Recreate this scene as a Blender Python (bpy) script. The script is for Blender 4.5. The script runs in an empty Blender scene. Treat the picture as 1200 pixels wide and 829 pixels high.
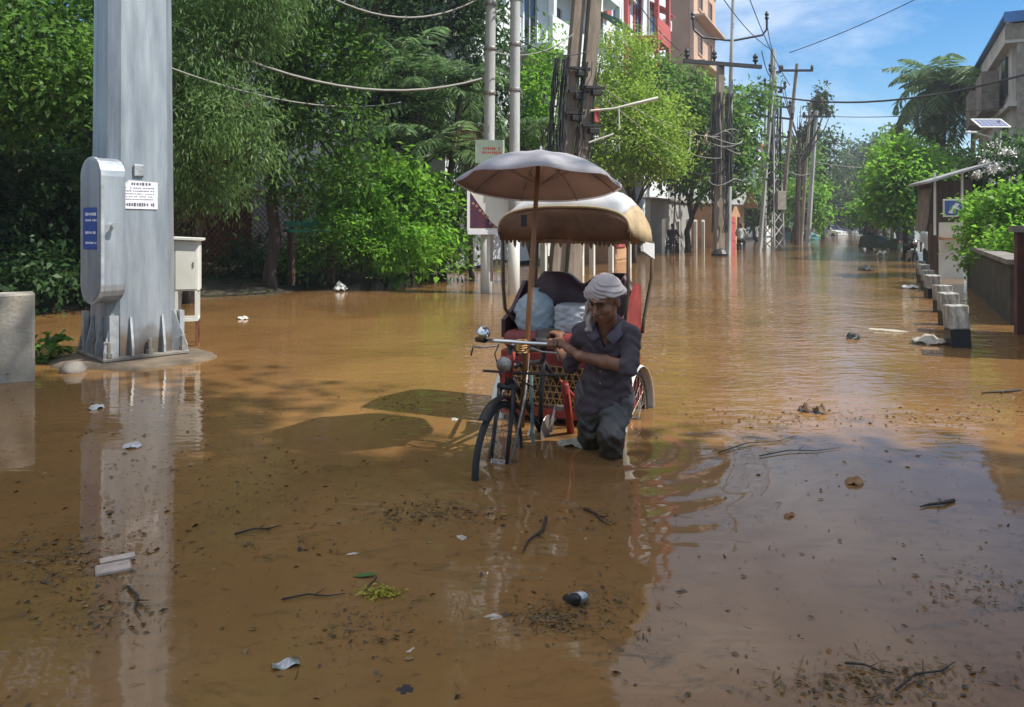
import bpy, bmesh, math, random
import numpy as np
from mathutils import Vector, Matrix

random.seed(7)
SC = bpy.context.scene
COL = SC.collection
R = math.radians

# ------------------------------------------------------------------ camera
F, HZ, EYE = 906.0, 262.0, 1.40          # focal length and horizon in photo pixels, eye height over the water
cam = bpy.data.cameras.new("camera"); camo = bpy.data.objects.new("camera", cam); COL.objects.link(camo)
camo.location = (0, 0, EYE); camo.rotation_euler = (R(90), 0, 0)
cam.sensor_width = 36; cam.lens = 36 * F / 1200
cam.shift_y = -(414.5 - HZ) / 1200
cam.clip_start = 0.05; cam.clip_end = 3000
SC.camera = camo

# ------------------------------------------------------------------ light
SUN_AZ = 105.7      # compass angle of the sun from +Y towards +X
SUN_EL = 52.0
w = bpy.data.worlds.new("World"); SC.world = w; w.use_nodes = True
nt = w.node_tree; nt.nodes.clear()
def N(nt, t, **k):
    n = nt.nodes.new(t)
    for a, b in k.items(): setattr(n, a, b)
    return n
out = N(nt, 'ShaderNodeOutputWorld'); bg = N(nt, 'ShaderNodeBackground')
sky = N(nt, 'ShaderNodeTexSky', sky_type='NISHITA')
sky.sun_disc = False; sky.sun_elevation = R(SUN_EL); sky.sun_rotation = R(SUN_AZ)
sky.air_density = 1.0; sky.dust_density = 0.0; sky.ozone_density = 3.2
bg.inputs['Strength'].default_value = 0.105
tc = N(nt, 'ShaderNodeTexCoord'); mp = N(nt, 'ShaderNodeMapping'); mp.inputs['Scale'].default_value = (1.0, 1.0, 2.6)
nz = N(nt, 'ShaderNodeTexNoise'); nz.inputs['Scale'].default_value = 2.3; nz.inputs['Detail'].default_value = 9; nz.inputs['Roughness'].default_value = .58
nz.inputs['Distortion'].default_value = .35
rp = N(nt, 'ShaderNodeValToRGB'); rp.color_ramp.elements[0].position = .545; rp.color_ramp.elements[1].position = .84
rp.color_ramp.elements[0].color = (0, 0, 0, 1); rp.color_ramp.elements[1].color = (.85, .85, .85, 1)
mx = N(nt, 'ShaderNodeMixRGB'); mx.inputs['Color2'].default_value = (9.2, 9.5, 10.2, 1)
nt.links.new(tc.outputs['Generated'], mp.inputs['Vector']); nt.links.new(mp.outputs[0], nz.inputs['Vector'])
# more cloud higher up, blue gaps towards the horizon
sz = N(nt, 'ShaderNodeSeparateXYZ'); nt.links.new(tc.outputs['Generated'], sz.inputs[0])
ma = N(nt, 'ShaderNodeMath', operation='MULTIPLY_ADD'); ma.inputs[1].default_value = .42; nt.links.new(sz.outputs['Z'], ma.inputs[0]); nt.links.new(nz.outputs['Fac'], ma.inputs[2])
hs = N(nt, 'ShaderNodeHueSaturation'); hs.inputs['Saturation'].default_value = 1.45; hs.inputs['Value'].default_value = 1.0
nt.links.new(ma.outputs[0], rp.inputs['Fac']); nt.links.new(rp.outputs['Color'], mx.inputs['Fac'])
nt.links.new(sky.outputs[0], hs.inputs['Color']); nt.links.new(hs.outputs[0], mx.inputs['Color1']); nt.links.new(mx.outputs[0], bg.inputs['Color']); nt.links.new(bg.outputs[0], out.inputs[0])

sl = bpy.data.lights.new("sun", 'SUN'); slo = bpy.data.objects.new("sun", sl); COL.objects.link(slo)
sl.energy = 5.0; sl.angle = R(0.53); sl.color = (1.0, .955, .87)
SUNV = Vector((math.sin(R(SUN_AZ)) * math.cos(R(SUN_EL)), math.cos(R(SUN_AZ)) * math.cos(R(SUN_EL)), math.sin(R(SUN_EL))))
slo.rotation_euler = SUNV.to_track_quat('Z', 'Y').to_euler(); slo.location = SUNV * 60
vs = SC.view_settings
vs.view_transform = 'Standard'; vs.look = 'None'; vs.gamma = 1.0; vs.exposure = 0.5; vs.use_curve_mapping = False
SC.cycles.use_denoising = True
SC.cycles.max_bounces = 6; SC.cycles.diffuse_bounces = 3; SC.cycles.glossy_bounces = 3; SC.cycles.transmission_bounces = 3
SC.cycles.transparent_max_bounces = 4; SC.cycles.caustics_reflective = False; SC.cycles.caustics_refractive = False
SC.cycles.sample_clamp_indirect = 6

# ------------------------------------------------------------------ helpers
def at(px, py, Y):
    """world point seen at photo pixel (px,py) at depth Y"""
    return Vector(((px - 600) * Y / F, Y, EYE - (py - HZ) * Y / F))
def wp(px, py):
    """point on the water at a photo pixel"""
    Y = EYE * F / (py - HZ)
    return Vector(((px - 600) * Y / F, Y, 0))

class MB:
    def __init__(s): s.v = []; s.f = []
    def add(s, vs, fs):
        o = len(s.v); s.v += [tuple(v) for v in vs]; s.f += [tuple(i + o for i in f) for f in fs]; return s
    def box(s, c, size, rot=None, taper=1.0, bevel=0.0):
        x, y, z = size[0] / 2, size[1] / 2, size[2] / 2
        if bevel > 0:
            b = bevel
            vs = []
            for (zz, m) in ((-z, 1), (-z + b, 0), (z - b, 0), (z, 1)):
                k = b if m else 0
                for (sx, sy) in ((-1, -1), (1, -1), (1, 1), (-1, 1)):
                    a = (sx * (x - b), sy * (y - k)); bb = (sx * (x - k), sy * (y - b))
                    vs += [(a[0], a[1], zz), (bb[0], bb[1], zz)]
            # order each ring by angle
            ring = []
            for k in range(4):
                rr = vs[k * 8:(k + 1) * 8]
                rr.sort(key=lambda p: math.atan2(p[1] / y, p[0] / x)); ring += rr
            vs = ring; fs = []
            for k in range(3):
                for i in range(8): fs.append((k * 8 + i, k * 8 + (i + 1) % 8, (k + 1) * 8 + (i + 1) % 8, (k + 1) * 8 + i))
            fs.append(tuple(range(7, -1, -1))); fs.append(tuple(range(24, 32)))
        else:
            t = taper
            vs = [(-x, -y, -z), (x, -y, -z), (x, y, -z), (-x, y, -z), (-x * t, -y * t, z), (x * t, -y * t, z), (x * t, y * t, z), (-x * t, y * t, z)]
            fs = [(3, 2, 1, 0), (4, 5, 6, 7), (0, 1, 5, 4), (1, 2, 6, 5), (2, 3, 7, 6), (3, 0, 4, 7)]
        M = rot if rot is not None else Matrix.Identity(3)
        c = Vector(c)
        return s.add([M @ Vector(v) + c for v in vs], fs)
    def bar(s, a, b, wx, wy=None, up=(0, 0, 1)):
        a, b = Vector(a), Vector(b); wy = wy or wx
        d = (b - a); L = d.length; d.normalize(); u = Vector(up)
        if abs(d.dot(u)) > .98: u = Vector((1, 0, 0))
        x = d.cross(u).normalized(); y = x.cross(d)
        M = Matrix((x, y, d)).transposed()
        return s.box((a + b) / 2, (wx, wy, L), M)
    def tube(s, pts, r, n=8, cap=True, closed=False):
        pts = [Vector(p) for p in pts]; m = len(pts)
        rs = r if isinstance(r, (list, tuple)) else [r] * m
        vs, fs = [], []
        px = None
        for i, p in enumerate(pts):
            if closed: d = pts[(i + 1) % m] - pts[i - 1]
            else: d = pts[min(i + 1, m - 1)] - pts[max(i - 1, 0)]
            if d.length < 1e-9: d = Vector((0, 0, 1))
            d.normalize()
            if px is None:
                u = Vector((0, 0, 1)) if abs(d.z) < .9 else Vector((1, 0, 0)); x = d.cross(u).normalized()
            else:
                x = (px - d * px.dot(d))
                x = x.normalized() if x.length > 1e-6 else d.orthogonal().normalized()
            px = x; y = d.cross(x)
            for k in range(n):
                a = 2 * math.pi * k / n
                vs.append(p + (x * math.cos(a) + y * math.sin(a)) * rs[i])
        mm = m if closed else m - 1
        for i in range(mm):
            j = (i + 1) % m
            for k in range(n): fs.append((i * n + k, i * n + (k + 1) % n, j * n + (k + 1) % n, j * n + k))
        if cap and not closed:
            fs.append(tuple(range(n - 1, -1, -1))); fs.append(tuple((m - 1) * n + k for k in range(n)))
        return s.add(vs, fs)
    def lathe(s, prof, n=20, M=None, c=(0, 0, 0)):
        vs, fs = [], []
        for (r, z) in prof:
            for k in range(n):
                a = 2 * math.pi * k / n; v = Vector((r * math.cos(a), r * math.sin(a), z))
                vs.append((M @ v if M else v) + Vector(c))
        for i in range(len(prof) - 1):
            for k in range(n): fs.append((i * n + k, i * n + (k + 1) % n, (i + 1) * n + (k + 1) % n, (i + 1) * n + k))
        fs.append(tuple(range(n - 1, -1, -1))); fs.append(tuple((len(prof) - 1) * n + k for k in range(n)))
        return s.add(vs, fs)
    def prism(s, poly, a, b):
        """poly: list of 3D points; extruded from offset a to offset b (vectors)"""
        n = len(poly); a, b = Vector(a), Vector(b)
        vs = [Vector(p) + a for p in poly] + [Vector(p) + b for p in poly]
        fs = [tuple(range(n - 1, -1, -1)), tuple(range(n, 2 * n))] + [(i, (i + 1) % n, n + (i + 1) % n, n + i) for i in range(n)]
        return s.add(vs, fs)
    def grid(s, P):
        """P: rows of points"""
        m, n = len(P), len(P[0])
        return s.add([p for row in P for p in row], [(i * n + k, i * n + k + 1, (i + 1) * n + k + 1, (i + 1) * n + k) for i in range(m - 1) for k in range(n - 1)])
    def build(s, name, mat, parent=None, smooth=False, loc=None, thick=0):
        me = bpy.data.meshes.new(name); me.from_pydata(s.v, [], s.f); me.update()
        return link(name, me, mat, parent, smooth, loc, thick)

def link(name, me, mat, parent=None, smooth=False, loc=None, thick=0):
    bm = bmesh.new(); bm.from_mesh(me); bmesh.ops.recalc_face_normals(bm, faces=bm.faces) if len(bm.faces) < 30000 else None
    bm.to_mesh(me); bm.free()
    if smooth:
        me.polygons.foreach_set('use_smooth', [True] * len(me.polygons))
    o = bpy.data.objects.new(name, me); COL.objects.link(o)
    if mat: me.materials.append(mat)
    if parent: o.parent = parent
    if loc is not None: o.location = loc
    if thick:
        m = o.modifiers.new('thickness', 'SOLIDIFY'); m.thickness = thick; m.offset = 0
    return o
def tag(o, label, cat, group=None, kind=None):
    o['label'] = label; o['category'] = cat
    if group: o['group'] = group
    if kind: o['kind'] = kind
    return o
def thing(name, label, cat, loc=(0, 0, 0), rz=0, group=None):
    o = bpy.data.objects.new(name, None); COL.objects.link(o); o.empty_display_size = .2
    o.location = loc; o.rotation_euler = (0, 0, rz)
    return tag(o, label, cat, group)
def copy_tree(o, parent=None):
    c = o.copy(); COL.objects.link(c)
    if parent: c.parent = parent
    for ch in list(o.children): copy_tree(ch, c)
    return c
def rotz(a): return Matrix.Rotation(a, 3, 'Z')

# ------------------------------------------------------------------ materials
def mat(name, col, rough=.7, var=.0, scale=8.0, bump=.0, bscale=None, metal=0., col2=None, spec=.4, stretch=None, detail=5):
    m = bpy.data.materials.new(name); m.use_nodes = True; t = m.node_tree
    b = t.nodes['Principled BSDF']
    b.inputs['Base Color'].default_value = (*col, 1); b.inputs['Roughness'].default_value = rough; b.inputs['Metallic'].default_value = metal
    b.inputs['Specular IOR Level'].default_value = spec
    if var > 0 or bump > 0:
        c = N(t, 'ShaderNodeTexCoord'); mp = N(t, 'ShaderNodeMapping')
        if stretch: mp.inputs['Scale'].default_value = stretch
        t.links.new(c.outputs['Object'], mp.inputs[0])
        n = N(t, 'ShaderNodeTexNoise'); n.inputs['Scale'].default_value = scale; n.inputs['Detail'].default_value = detail; n.inputs['Roughness'].default_value = .62
        t.links.new(mp.outputs[0], n.inputs['Vector'])
        if var > 0:
            r = N(t, 'ShaderNodeValToRGB'); r.color_ramp.elements[0].position = .32; r.color_ramp.elements[1].position = .70
            c2 = col2 or tuple(x * (1 - var) for x in col); c1 = tuple(min(1, x * (1 + var * .5)) for x in col) if not col2 else col
            r.color_ramp.elements[0].color = (*c2, 1); r.color_ramp.elements[1].color = (*c1, 1)
            t.links.new(n.outputs['Fac'], r.inputs['Fac']); t.links.new(r.outputs['Color'], b.inputs['Base Color'])
        if bump > 0:
            n2 = n
            if bscale:
                n2 = N(t, 'ShaderNodeTexNoise'); n2.inputs['Scale'].default_value = bscale; n2.inputs['Detail'].default_value = 6
                t.links.new(mp.outputs[0], n2.inputs['Vector'])
            bp = N(t, 'ShaderNodeBump'); bp.inputs['Strength'].default_value = min(1, bump); bp.inputs['Distance'].default_value = .02
            t.links.new(n2.outputs['Fac'], bp.inputs['Height']); t.links.new(bp.outputs[0], b.inputs['Normal'])
    return m
def leafmat(name, dark, light, trans=.35, rough=.5, clump=.9):
    m = bpy.data.materials.new(name); m.use_nodes = True; t = m.node_tree
    b = t.nodes['Principled BSDF']; b.inputs['Roughness'].default_value = rough; b.inputs['Specular IOR Level'].default_value = .35
    g = N(t, 'ShaderNodeNewGeometry'); c = N(t, 'ShaderNodeTexCoord')
    n = N(t, 'ShaderNodeTexNoise'); n.inputs['Scale'].default_value = clump; n.inputs['Detail'].default_value = 3
    t.links.new(c.outputs['Object'], n.inputs['Vector'])
    a = N(t, 'ShaderNodeMath', operation='MULTIPLY_ADD'); a.inputs[1].default_value = 1.5; a.inputs[2].default_value = -.45
    t.links.new(n.outputs['Fac'], a.inputs[0])
    a2 = N(t, 'ShaderNodeMath', operation='MULTIPLY_ADD'); a2.inputs[1].default_value = .6; t.links.new(g.outputs['Random Per Island'], a2.inputs[0])
    t.links.new(a.outputs[0], a2.inputs[2])
    r = N(t, 'ShaderNodeValToRGB'); r.color_ramp.elements[0].position = .15; r.color_ramp.elements[1].position = .95
    r.color_ramp.elements[0].color = (*dark, 1); r.color_ramp.elements[1].color = (*light, 1)
    r.color_ramp.elements[1].position = .93; e = r.color_ramp.elements.new(1.0); e.color = (light[0] * 1.3, light[1] * 1.0, light[2] * 1.2, 1)
    t.links.new(a2.outputs[0], r.inputs['Fac']); t.links.new(r.outputs['Color'], b.inputs['Base Color'])
    tr = N(t, 'ShaderNodeBsdfTranslucent'); ms = N(t, 'ShaderNodeMixShader'); ms.inputs[0].default_value = trans
    hs = N(t, 'ShaderNodeHueSaturation'); hs.inputs['Value'].default_value = 1.5; hs.inputs['Hue'].default_value = .495
    t.links.new(r.outputs['Color'], hs.inputs['Color']); t.links.new(hs.outputs[0], tr.inputs['Color'])
    o = t.nodes['Material Output']
    t.links.new(b.outputs[0], ms.inputs[1]); t.links.new(tr.outputs[0], ms.inputs[2]); t.links.new(ms.outputs[0], o.inputs['Surface'])
    return m

M = {}
M['steel'] = mat('galvanised_steel', (.40, .43, .455), .42, .30, 3.2, .12, 30, metal=.5, col2=(.22, .25, .275), stretch=(2.4, 2.4, .3))
M['steel_edge'] = mat('galvanised_plate', (.46, .48, .49), .45, .35, 7, metal=.5)
M['concrete'] = mat('concrete', (.30, .275, .235), .9, .5, 4, .4, 30, col2=(.15, .135, .11))
M['concrete_dark'] = mat('concrete_dark', (.2, .18, .155), .9, .5, 3, .3, 30)
M['pole_grey'] = mat('pole_grey', (.42, .43, .42), .75, .35, 3, .15, 30, stretch=(1, 1, .3))
M['pole_brown'] = mat('pole_brown', (.25, .205, .16), .9, .5, 2.5, .4, 20, stretch=(2, 2, .35))
M['white_paint'] = mat('white_paint', (.68, .68, .63), .5, .18, 4, .05, stretch=(1, 1, .4), col2=(.55, .54, .47))
M['paper'] = mat('paper', (.72, .72, .76), .8, .1, 20)
M['ink'] = mat('ink', (.10, .10, .14), .8)
M['red_ink'] = mat('red_ink', (.62, .14, .10), .7)
M['blue_label'] = mat('blue_label', (.03, .08, .30), .5, .3, 12)
M['rust'] = mat('rust', (.20, .075, .035), .9, .5, 14)
M['black'] = mat('black_paint', (.018, .017, .017), .5, .4, 9)
M['rubber'] = mat('rubber', (.02, .02, .02), .75, .3, 20)
M['chrome'] = mat('chrome', (.62, .62, .62), .22, metal=1.0)
M['worn_metal'] = mat('worn_metal', (.34, .30, .27), .45, .5, 30, metal=.7)
M['red_paint'] = mat('red_paint', (.30, .035, .025), .5, .5, 12)
M['red_vinyl'] = mat('red_vinyl', (.24, .04, .036), .5, .4, 7, .1)
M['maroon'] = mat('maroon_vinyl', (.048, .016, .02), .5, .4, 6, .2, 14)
M['bamboo'] = mat('bamboo', (.30, .135, .05), .55, .45, 6, .1, stretch=(1, 1, .25))
M['tarp_white'] = mat('tarp_white', (.47, .47, .47), .6, .35, 3, .35, 9, col2=(.33, .32, .30))
M['hood_tan'] = mat('hood_tan', (.42, .31, .18), .65, .4, 5, .2, 14)
M['hood_brown'] = mat('hood_brown', (.17, .085, .045), .75, .45, 6, .25, 18)
M['cane'] = mat('cane', (.45, .26, .09), .7, .4, 20)
M['bag_white'] = mat('bag_white', (.60, .63, .66), .35, .3, 9, .5, 18)
M['bag_blue'] = mat('bag_blue', (.42, .55, .60), .3, .5, 5, .6, 14, col2=(.62, .66, .68))
M['foam'] = mat('white_foam', (.52, .51, .48), .8, .35, 14, .2, 60)
M['skin'] = mat('skin', (.215, .098, .055), .46, .35, 22, .15, 90, spec=.45)
M['skin_far'] = M['skin']
M['hair'] = mat('hair', (.012, .010, .009), .6)
M['jeans'] = mat('wet_jeans', (.105, .098, .095), .6, .55, 6, .25, 50)
M['eye'] = mat('eye', (.03, .02, .015), .2)
M['dark_wood'] = mat('dark_wood', (.09, .06, .04), .85, .5, 4, .3, stretch=(3, 3, .3))
M['bark'] = mat('bark', (.075, .058, .045), .95, .5, 5, .8, 14, stretch=(2, 2, .4))
M['bark_pale'] = mat('bark_pale', (.19, .155, .12), .95, .5, 5, .7, 14, stretch=(2, 2, .5))
M['brick_wall'] = mat('brick_wall', (.085, .034, .026), .95, .45, 1.6, .3, 14)
M['white_wall'] = mat('white_wall', (.70, .73, .75), .85, .16, .5, col2=(.58, .61, .62))
M['red_trim'] = mat('red_trim', (.45, .09, .08), .7, .25, 2)
M['pink_wall'] = mat('pink_wall', (.50, .34, .25), .9, .16, .5)
M['tan_wall'] = mat('tan_wall', (.36, .22, .15), .9, .16, .6)
M['grey_wall'] = mat('grey_wall', (.36, .35, .32), .9, .35, .6, col2=(.24, .235, .22), stretch=(1, 1, .5))
M['pale_concrete'] = mat('pale_concrete', (.50, .49, .46), .9, .3, .8, col2=(.33, .32, .30), stretch=(1, 1, .5))
M['glass'] = mat('dark_glass', (.02, .025, .03), .12, spec=.6)
M['blue_roof'] = mat('blue_roof', (.04, .16, .42), .5, .2, 2)
M['green_awning'] = mat('green_awning', (.02, .16, .10), .7, .3, 3)
M['orange_wall'] = mat('orange_wall', (.46, .27, .15), .9, .25, 1)
M['tin'] = mat('tin_sheet', (.36, .35, .34), .55, .45, 3, .2, 25, metal=.3)
M['moss_wall'] = mat('moss_wall', (.085, .068, .05), .95, .5, 2.5, .35, 20, col2=(.035, .036, .022))
M['wire'] = mat('wire', (.03, .03, .03), .7)
M['wire_pale'] = mat('wire_pale', (.26, .25, .23), .7)
M['panel'] = mat('solar_cells', (.10, .12, .22), .2, spec=.6)
M['petal'] = mat('white_petal', (.78, .78, .74), .7)
M['leaf_mid'] = leafmat('leaf_mid', (.032, .070, .012), (.125, .265, .045), .52)
M['leaf_bright'] = leafmat('leaf_bright', (.075, .165, .014), (.175, .39, .04), .55)
M['leaf_lime'] = leafmat('leaf_lime', (.12, .20, .02), (.27, .42, .06), .48)
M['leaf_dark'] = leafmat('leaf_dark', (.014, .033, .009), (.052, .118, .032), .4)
M['leaf_feather'] = leafmat('leaf_feather', (.06, .105, .03), (.17, .30, .09), .5)
M['leaf_palm'] = leafmat('leaf_palm', (.035, .072, .026), (.16, .27, .10), .5, .45)
M['leaf_dry'] = leafmat('leaf_dry', (.10, .06, .03), (.26, .17, .09), .3)
M['leaf_far'] = leafmat('leaf_far', (.028, .055, .026), (.10, .165, .065), .35, clump=.35)
M['litter'] = leafmat('floating_litter', (.010, .010, .007), (.15, .10, .04), .1, clump=1.5)

# ------------------------------------------------------------------ leaves
def mesh_quads(name, V, nq):
    me = bpy.data.meshes.new(name)
    me.vertices.add(len(V)); me.vertices.foreach_set('co', V.astype(np.float32).ravel())
    me.loops.add(nq * 4); me.loops.foreach_set('vertex_index', np.arange(nq * 4, dtype=np.int32))
    me.polygons.add(nq); me.polygons.foreach_set('loop_start', np.arange(0, nq * 4, 4, dtype=np.int32))
    me.polygons.foreach_set('loop_total', np.full(nq, 4, dtype=np.int32))
    me.update(); me.validate(); return me
def unit(a): return a / (np.linalg.norm(a, axis=-1, keepdims=True) + 1e-9)
def leaf_quads(P, D, L, W, rng, fold=.25):
    """P base points, D unit directions, L lengths, W widths"""
    n = len(P); up = rng.normal(0, .55, (n, 3)) + np.array([0, 0, 1.0]); S = unit(np.cross(D, up)); U = np.cross(S, D)
    L = L[:, None]; W = W[:, None]
    mid = P + D * L * .45 + U * W * fold
    V = np.stack([P, mid + S * W * .5, P + D * L - U * L * .12, mid - S * W * .5], axis=1)
    return V.reshape(-1, 3)
def crown_points(lobes, nclump, per, spread, rng, shell=.45):
    lobes = np.array(lobes, float); vol = lobes[:, 3] * lobes[:, 4] * lobes[:, 5]; pr = vol ** .72; pr = pr / pr.sum()
    k = rng.choice(len(lobes), nclump, p=pr); d = unit(rng.normal(0, 1, (nclump, 3)))
    rad = shell + (1.04 - shell) * rng.random(nclump) ** .6
    C = lobes[k, :3] + d * rad[:, None] * lobes[k, 3:6]
    C = np.repeat(C, per, 0); D = np.repeat(d, per, 0)
    sp = np.repeat(spread * (.6 + .8 * rng.random(nclump)), per)[:, None]
    P = C + rng.normal(0, 1, C.shape) * sp * np.array([1, 1, .6])
    return P, D
def crown_mesh(name, lobes, n, size, seed, style='broad', origin=(0, 0, 0), spread=.28, per=26, shell=.45):
    rng = np.random.default_rng(seed)
    nc = max(1, n // per)
    P, D = crown_points(lobes, nc, per, spread, rng, shell); m = len(P)
    if style == 'broad':
        A = unit(D * .55 + rng.normal(0, .75, (m, 3)) + np.array([0, 0, -.28])); L = size * (.6 + .8 * rng.random(m)); W = L * (.42 + .2 * rng.random(m))
    elif style == 'feather':
        A = unit(D * .7 + rng.normal(0, .5, (m, 3)) + np.array([0, 0, -.75])); L = size * (.8 + 1.0 * rng.random(m)); W = L * .2
    else:
        A = unit(D * .5 + rng.normal(0, .8, (m, 3))); L = size * (.6 + .8 * rng.random(m)); W = L * .7
    V = leaf_quads(P - np.array(origin), A, L, W, rng)
    return mesh_quads(name, V, m)
def trunk_mb(base, top, r, limbs, rng, n=8):
    """tapered trunk from base to top, limbs to the listed points"""
    b = MB(); base, top = Vector(base), Vector(top); pts, rs = [], []
    for i in range(8):
        t = i / 7; p = base.lerp(top, t) + Vector((rng.uniform(-1, 1), rng.uniform(-1, 1), 0)) * r * .7 * (1 if 0 < i < 7 else 0)
        pts.append(p); rs.append(r * (1.25 if i == 0 else 1) * (1 - .55 * t))
    b.tube(pts, rs, n)
    for q in limbs:
        q = Vector(q); k = rng.randint(3, 7); a = pts[k]; mid = a.lerp(q, .5) + Vector((rng.uniform(-.2, .2), rng.uniform(-.2, .2), .25))
        b.tube([a, a.lerp(mid, .5) + Vector((0, 0, .1)), mid, mid.lerp(q, .55), q], [rs[k] * .6, rs[k] * .5, rs[k] * .38, rs[k] * .24, .012], 6)
    return b
def tree(name, label, base, lobes, n, size, lm, seed, r=.14, bark='bark', style='broad', cat='tree', group=None, spread=.28, top=None, shell=.45, per=26, crown='crown', limb=True):
    rng = random.Random(seed); base = Vector(base)
    L = [(l[0] - base.x, l[1] - base.y, l[2] - base.z, *l[3:]) for l in lobes]
    o = thing(name, label, cat, base, 0, group)
    zc = sum(l[2] for l in L) / len(L); xc = sum(l[0] for l in L) / len(L); yc = sum(l[1] for l in L) / len(L)
    tp = Vector(top) - base if top else Vector((xc * .7, yc * .7, zc))
    if r: trunk_mb((0, 0, -.4), tp, r, [(l[0] + rng.uniform(-.4, .4) * l[3], l[1] + rng.uniform(-.4, .4) * l[4], l[2] + rng.uniform(-.2, .4) * l[5]) for l in L for _ in range(2)] if limb else [], rng).build('trunk', M[bark], o, True)
    me = crown_mesh(crown, L, n, size, seed, style, (0, 0, 0), spread, per, shell)
    link(crown, me, M[lm], o)
    return o
def frond(V, base, az, elev, length, droop, rng, nl=34, lw=.035, ll=.55):
    """one pinnate frond appended to list V as leaf quads"""
    d = np.array([math.cos(az), math.sin(az), 0.]); p = np.array(base, float); e = elev; st = length / nl; P, D, L = [], [], []
    side = np.array([-math.sin(az), math.cos(az), 0.])
    for i in range(nl):
        t = i / (nl - 1); e -= droop / nl; dd = d * math.cos(e) + np.array([0, 0, math.sin(e)])
        p = p + dd * st
        l = ll * (math.sin(math.pi * min(1, .15 + t * .85)) ** .6 + .12)
        for sgn in (-1, 1):
            q = side * sgn * .8 + dd * .6 + np.array([0, 0, -.25 - .25 * rng.random()]) + rng.normal(0, .08, 3)
            P.append(p.copy()); D.append(q / np.linalg.norm(q)); L.append(l * (.85 + .3 * rng.random()))
        P.append(p - dd * st); D.append(dd); L.append(st * 1.15)
    return np.array(P), np.array(D), np.array(L)
def palm(name, label, base, top, r, nf, length, lm, seed, ll=.55, lw=.05, droop=(1.2, 2.0), elev=(.2, 1.3), stems=None, nl=34, bark='bark_pale'):
    rng = np.random.default_rng(seed); base = Vector(base); o = thing(name, label, 'palm', base)
    heads = stems or [tuple(Vector(top) - base)]
    tb = MB(); PP, DD, LL, WW = [], [], [], []
    for h in heads:
        h = Vector(h)
        tb.tube([Vector((h.x * .25 if stems else 0, h.y * .25 if stems else 0, -.4)), h * .35 + Vector((0, 0, 0)), h * .7, h], [r * 1.3, r, r * .85, r * .8], 8)
        for k in range(nf):
            az = 2 * math.pi * (k + rng.random() * .7) / nf; el = elev[0] + (elev[1] - elev[0]) * rng.random(); dr = droop[0] + (droop[1] - droop[0]) * rng.random()
            P, D, L = frond(None, h, az, el, length * (.8 + .35 * rng.random()), dr, rng, nl, lw, ll)
            PP.append(P); DD.append(D); LL.append(L); WW.append(np.full(len(P), lw))
    P = np.concatenate(PP); D = np.concatenate(DD); L = np.concatenate(LL); W = np.concatenate(WW)
    tb.build('trunk', M[bark], o, True)
    link('crown', mesh_quads('crown', leaf_quads(P, D, L, W, rng, .1), len(P)), M[lm], o)
    return o

# ================================================================== SETTING
RA = R(64.6)                                   # heading of the road measured from +X
RD = Vector((math.cos(RA), math.sin(RA), 0)); RN = Vector((RD.y, -RD.x, 0))
BANK = [(-30, -30), (-12.5, 4), (-9.2, 8.2), (-7.6, 11.6), (-4.2, 16.5), (-1.1, 22.5), (3.0, 31.5), (9.0, 44), (20, 66), (60, 150), (160, 360)]
RBANK = [(2.6, -20), (4.2, 0), (6.7, 8), (9.1, 13), (12.2, 19), (17.5, 28), (26, 45), (46, 84), (90, 165), (200, 375)]
def interp(pts, y):
    for (x0, y0), (x1, y1) in zip(pts, pts[1:]):
        if y <= y1: return x0 + (x1 - x0) * (y - y0) / (y1 - y0)
    return pts[-1][0]
def gh(x, y):
    e = .35 * math.sin(x * 1.7 + y * .6) + .25 * math.sin(y * 2.3 - x)
    l = interp(BANK, y) - x + e; r = x - interp(RBANK, y) + e
    h = -.36
    if l > -1: h = -.36 + min(.62, max(0, (l + 1) * .30))
    if r > -.6: h = max(h, -.36 + min(.62, max(0, (r + .6) * .4)))
    return h + .03 * math.sin(x * 3.1 + 1) * math.sin(y * 2.7)
def axis(lo, hi, fine_lo, fine_hi, step):
    a = [fine_lo]
    while a[-1] < fine_hi: a.append(a[-1] + step)
    b = a[-1]; s = step
    while b < hi: s *= 1.35; b += s; a.append(min(b, hi))
    b = a[0]; s = step; pre = []
    while b > lo: s *= 1.35; b -= s; pre.append(max(b, lo))
    return pre[::-1] + a
xs = axis(-400, 900, -14, 24, .45); ys = axis(-60, 1500, 0, 36, .45)
g = MB(); g.grid([[(x, y, gh(x, y)) for x in xs] for y in ys])
M['mud'] = mat('muddy_concrete', (.17, .13, .09), .9, .5, 4, .4, 30, col2=(.08, .06, .04))
M['soil'] = mat('soil', (.060, .045, .028), .95, .6, 2.2, .7, 12, col2=(.022, .024, .010))
go = g.build('ground', M['soil'], None, True); go['kind'] = 'structure'

# flood water: opaque silty water with a mirror surface, fine ripples beyond the rickshaw
m = bpy.data.materials.new('flood_water'); m.use_nodes = True; t = m.node_tree; b = t.nodes['Principled BSDF']
M['water'] = m
c = N(t, 'ShaderNodeTexCoord')
def noise(scale, detail, stretch=(1, 1, 1), dist=0., rough=.55):
    mp = N(t, 'ShaderNodeMapping'); mp.inputs['Scale'].default_value = stretch; t.links.new(c.outputs['Object'], mp.inputs[0])
    n = N(t, 'ShaderNodeTexNoise'); n.inputs['Scale'].default_value = scale; n.inputs['Detail'].default_value = detail; n.inputs['Distortion'].default_value = dist; n.inputs['Roughness'].default_value = rough
    t.links.new(mp.outputs[0], n.inputs['Vector']); return n.outputs['Fac']
def math_(op, a, bb=None, cc=None):
    n = N(t, 'ShaderNodeMath', operation=op)
    for i, v in enumerate((a, bb, cc)):
        if v is None: continue
        if isinstance(v, (int, float)): n.inputs[i].default_value = v
        else: t.links.new(v, n.inputs[i])
    return n.outputs[0]
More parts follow.
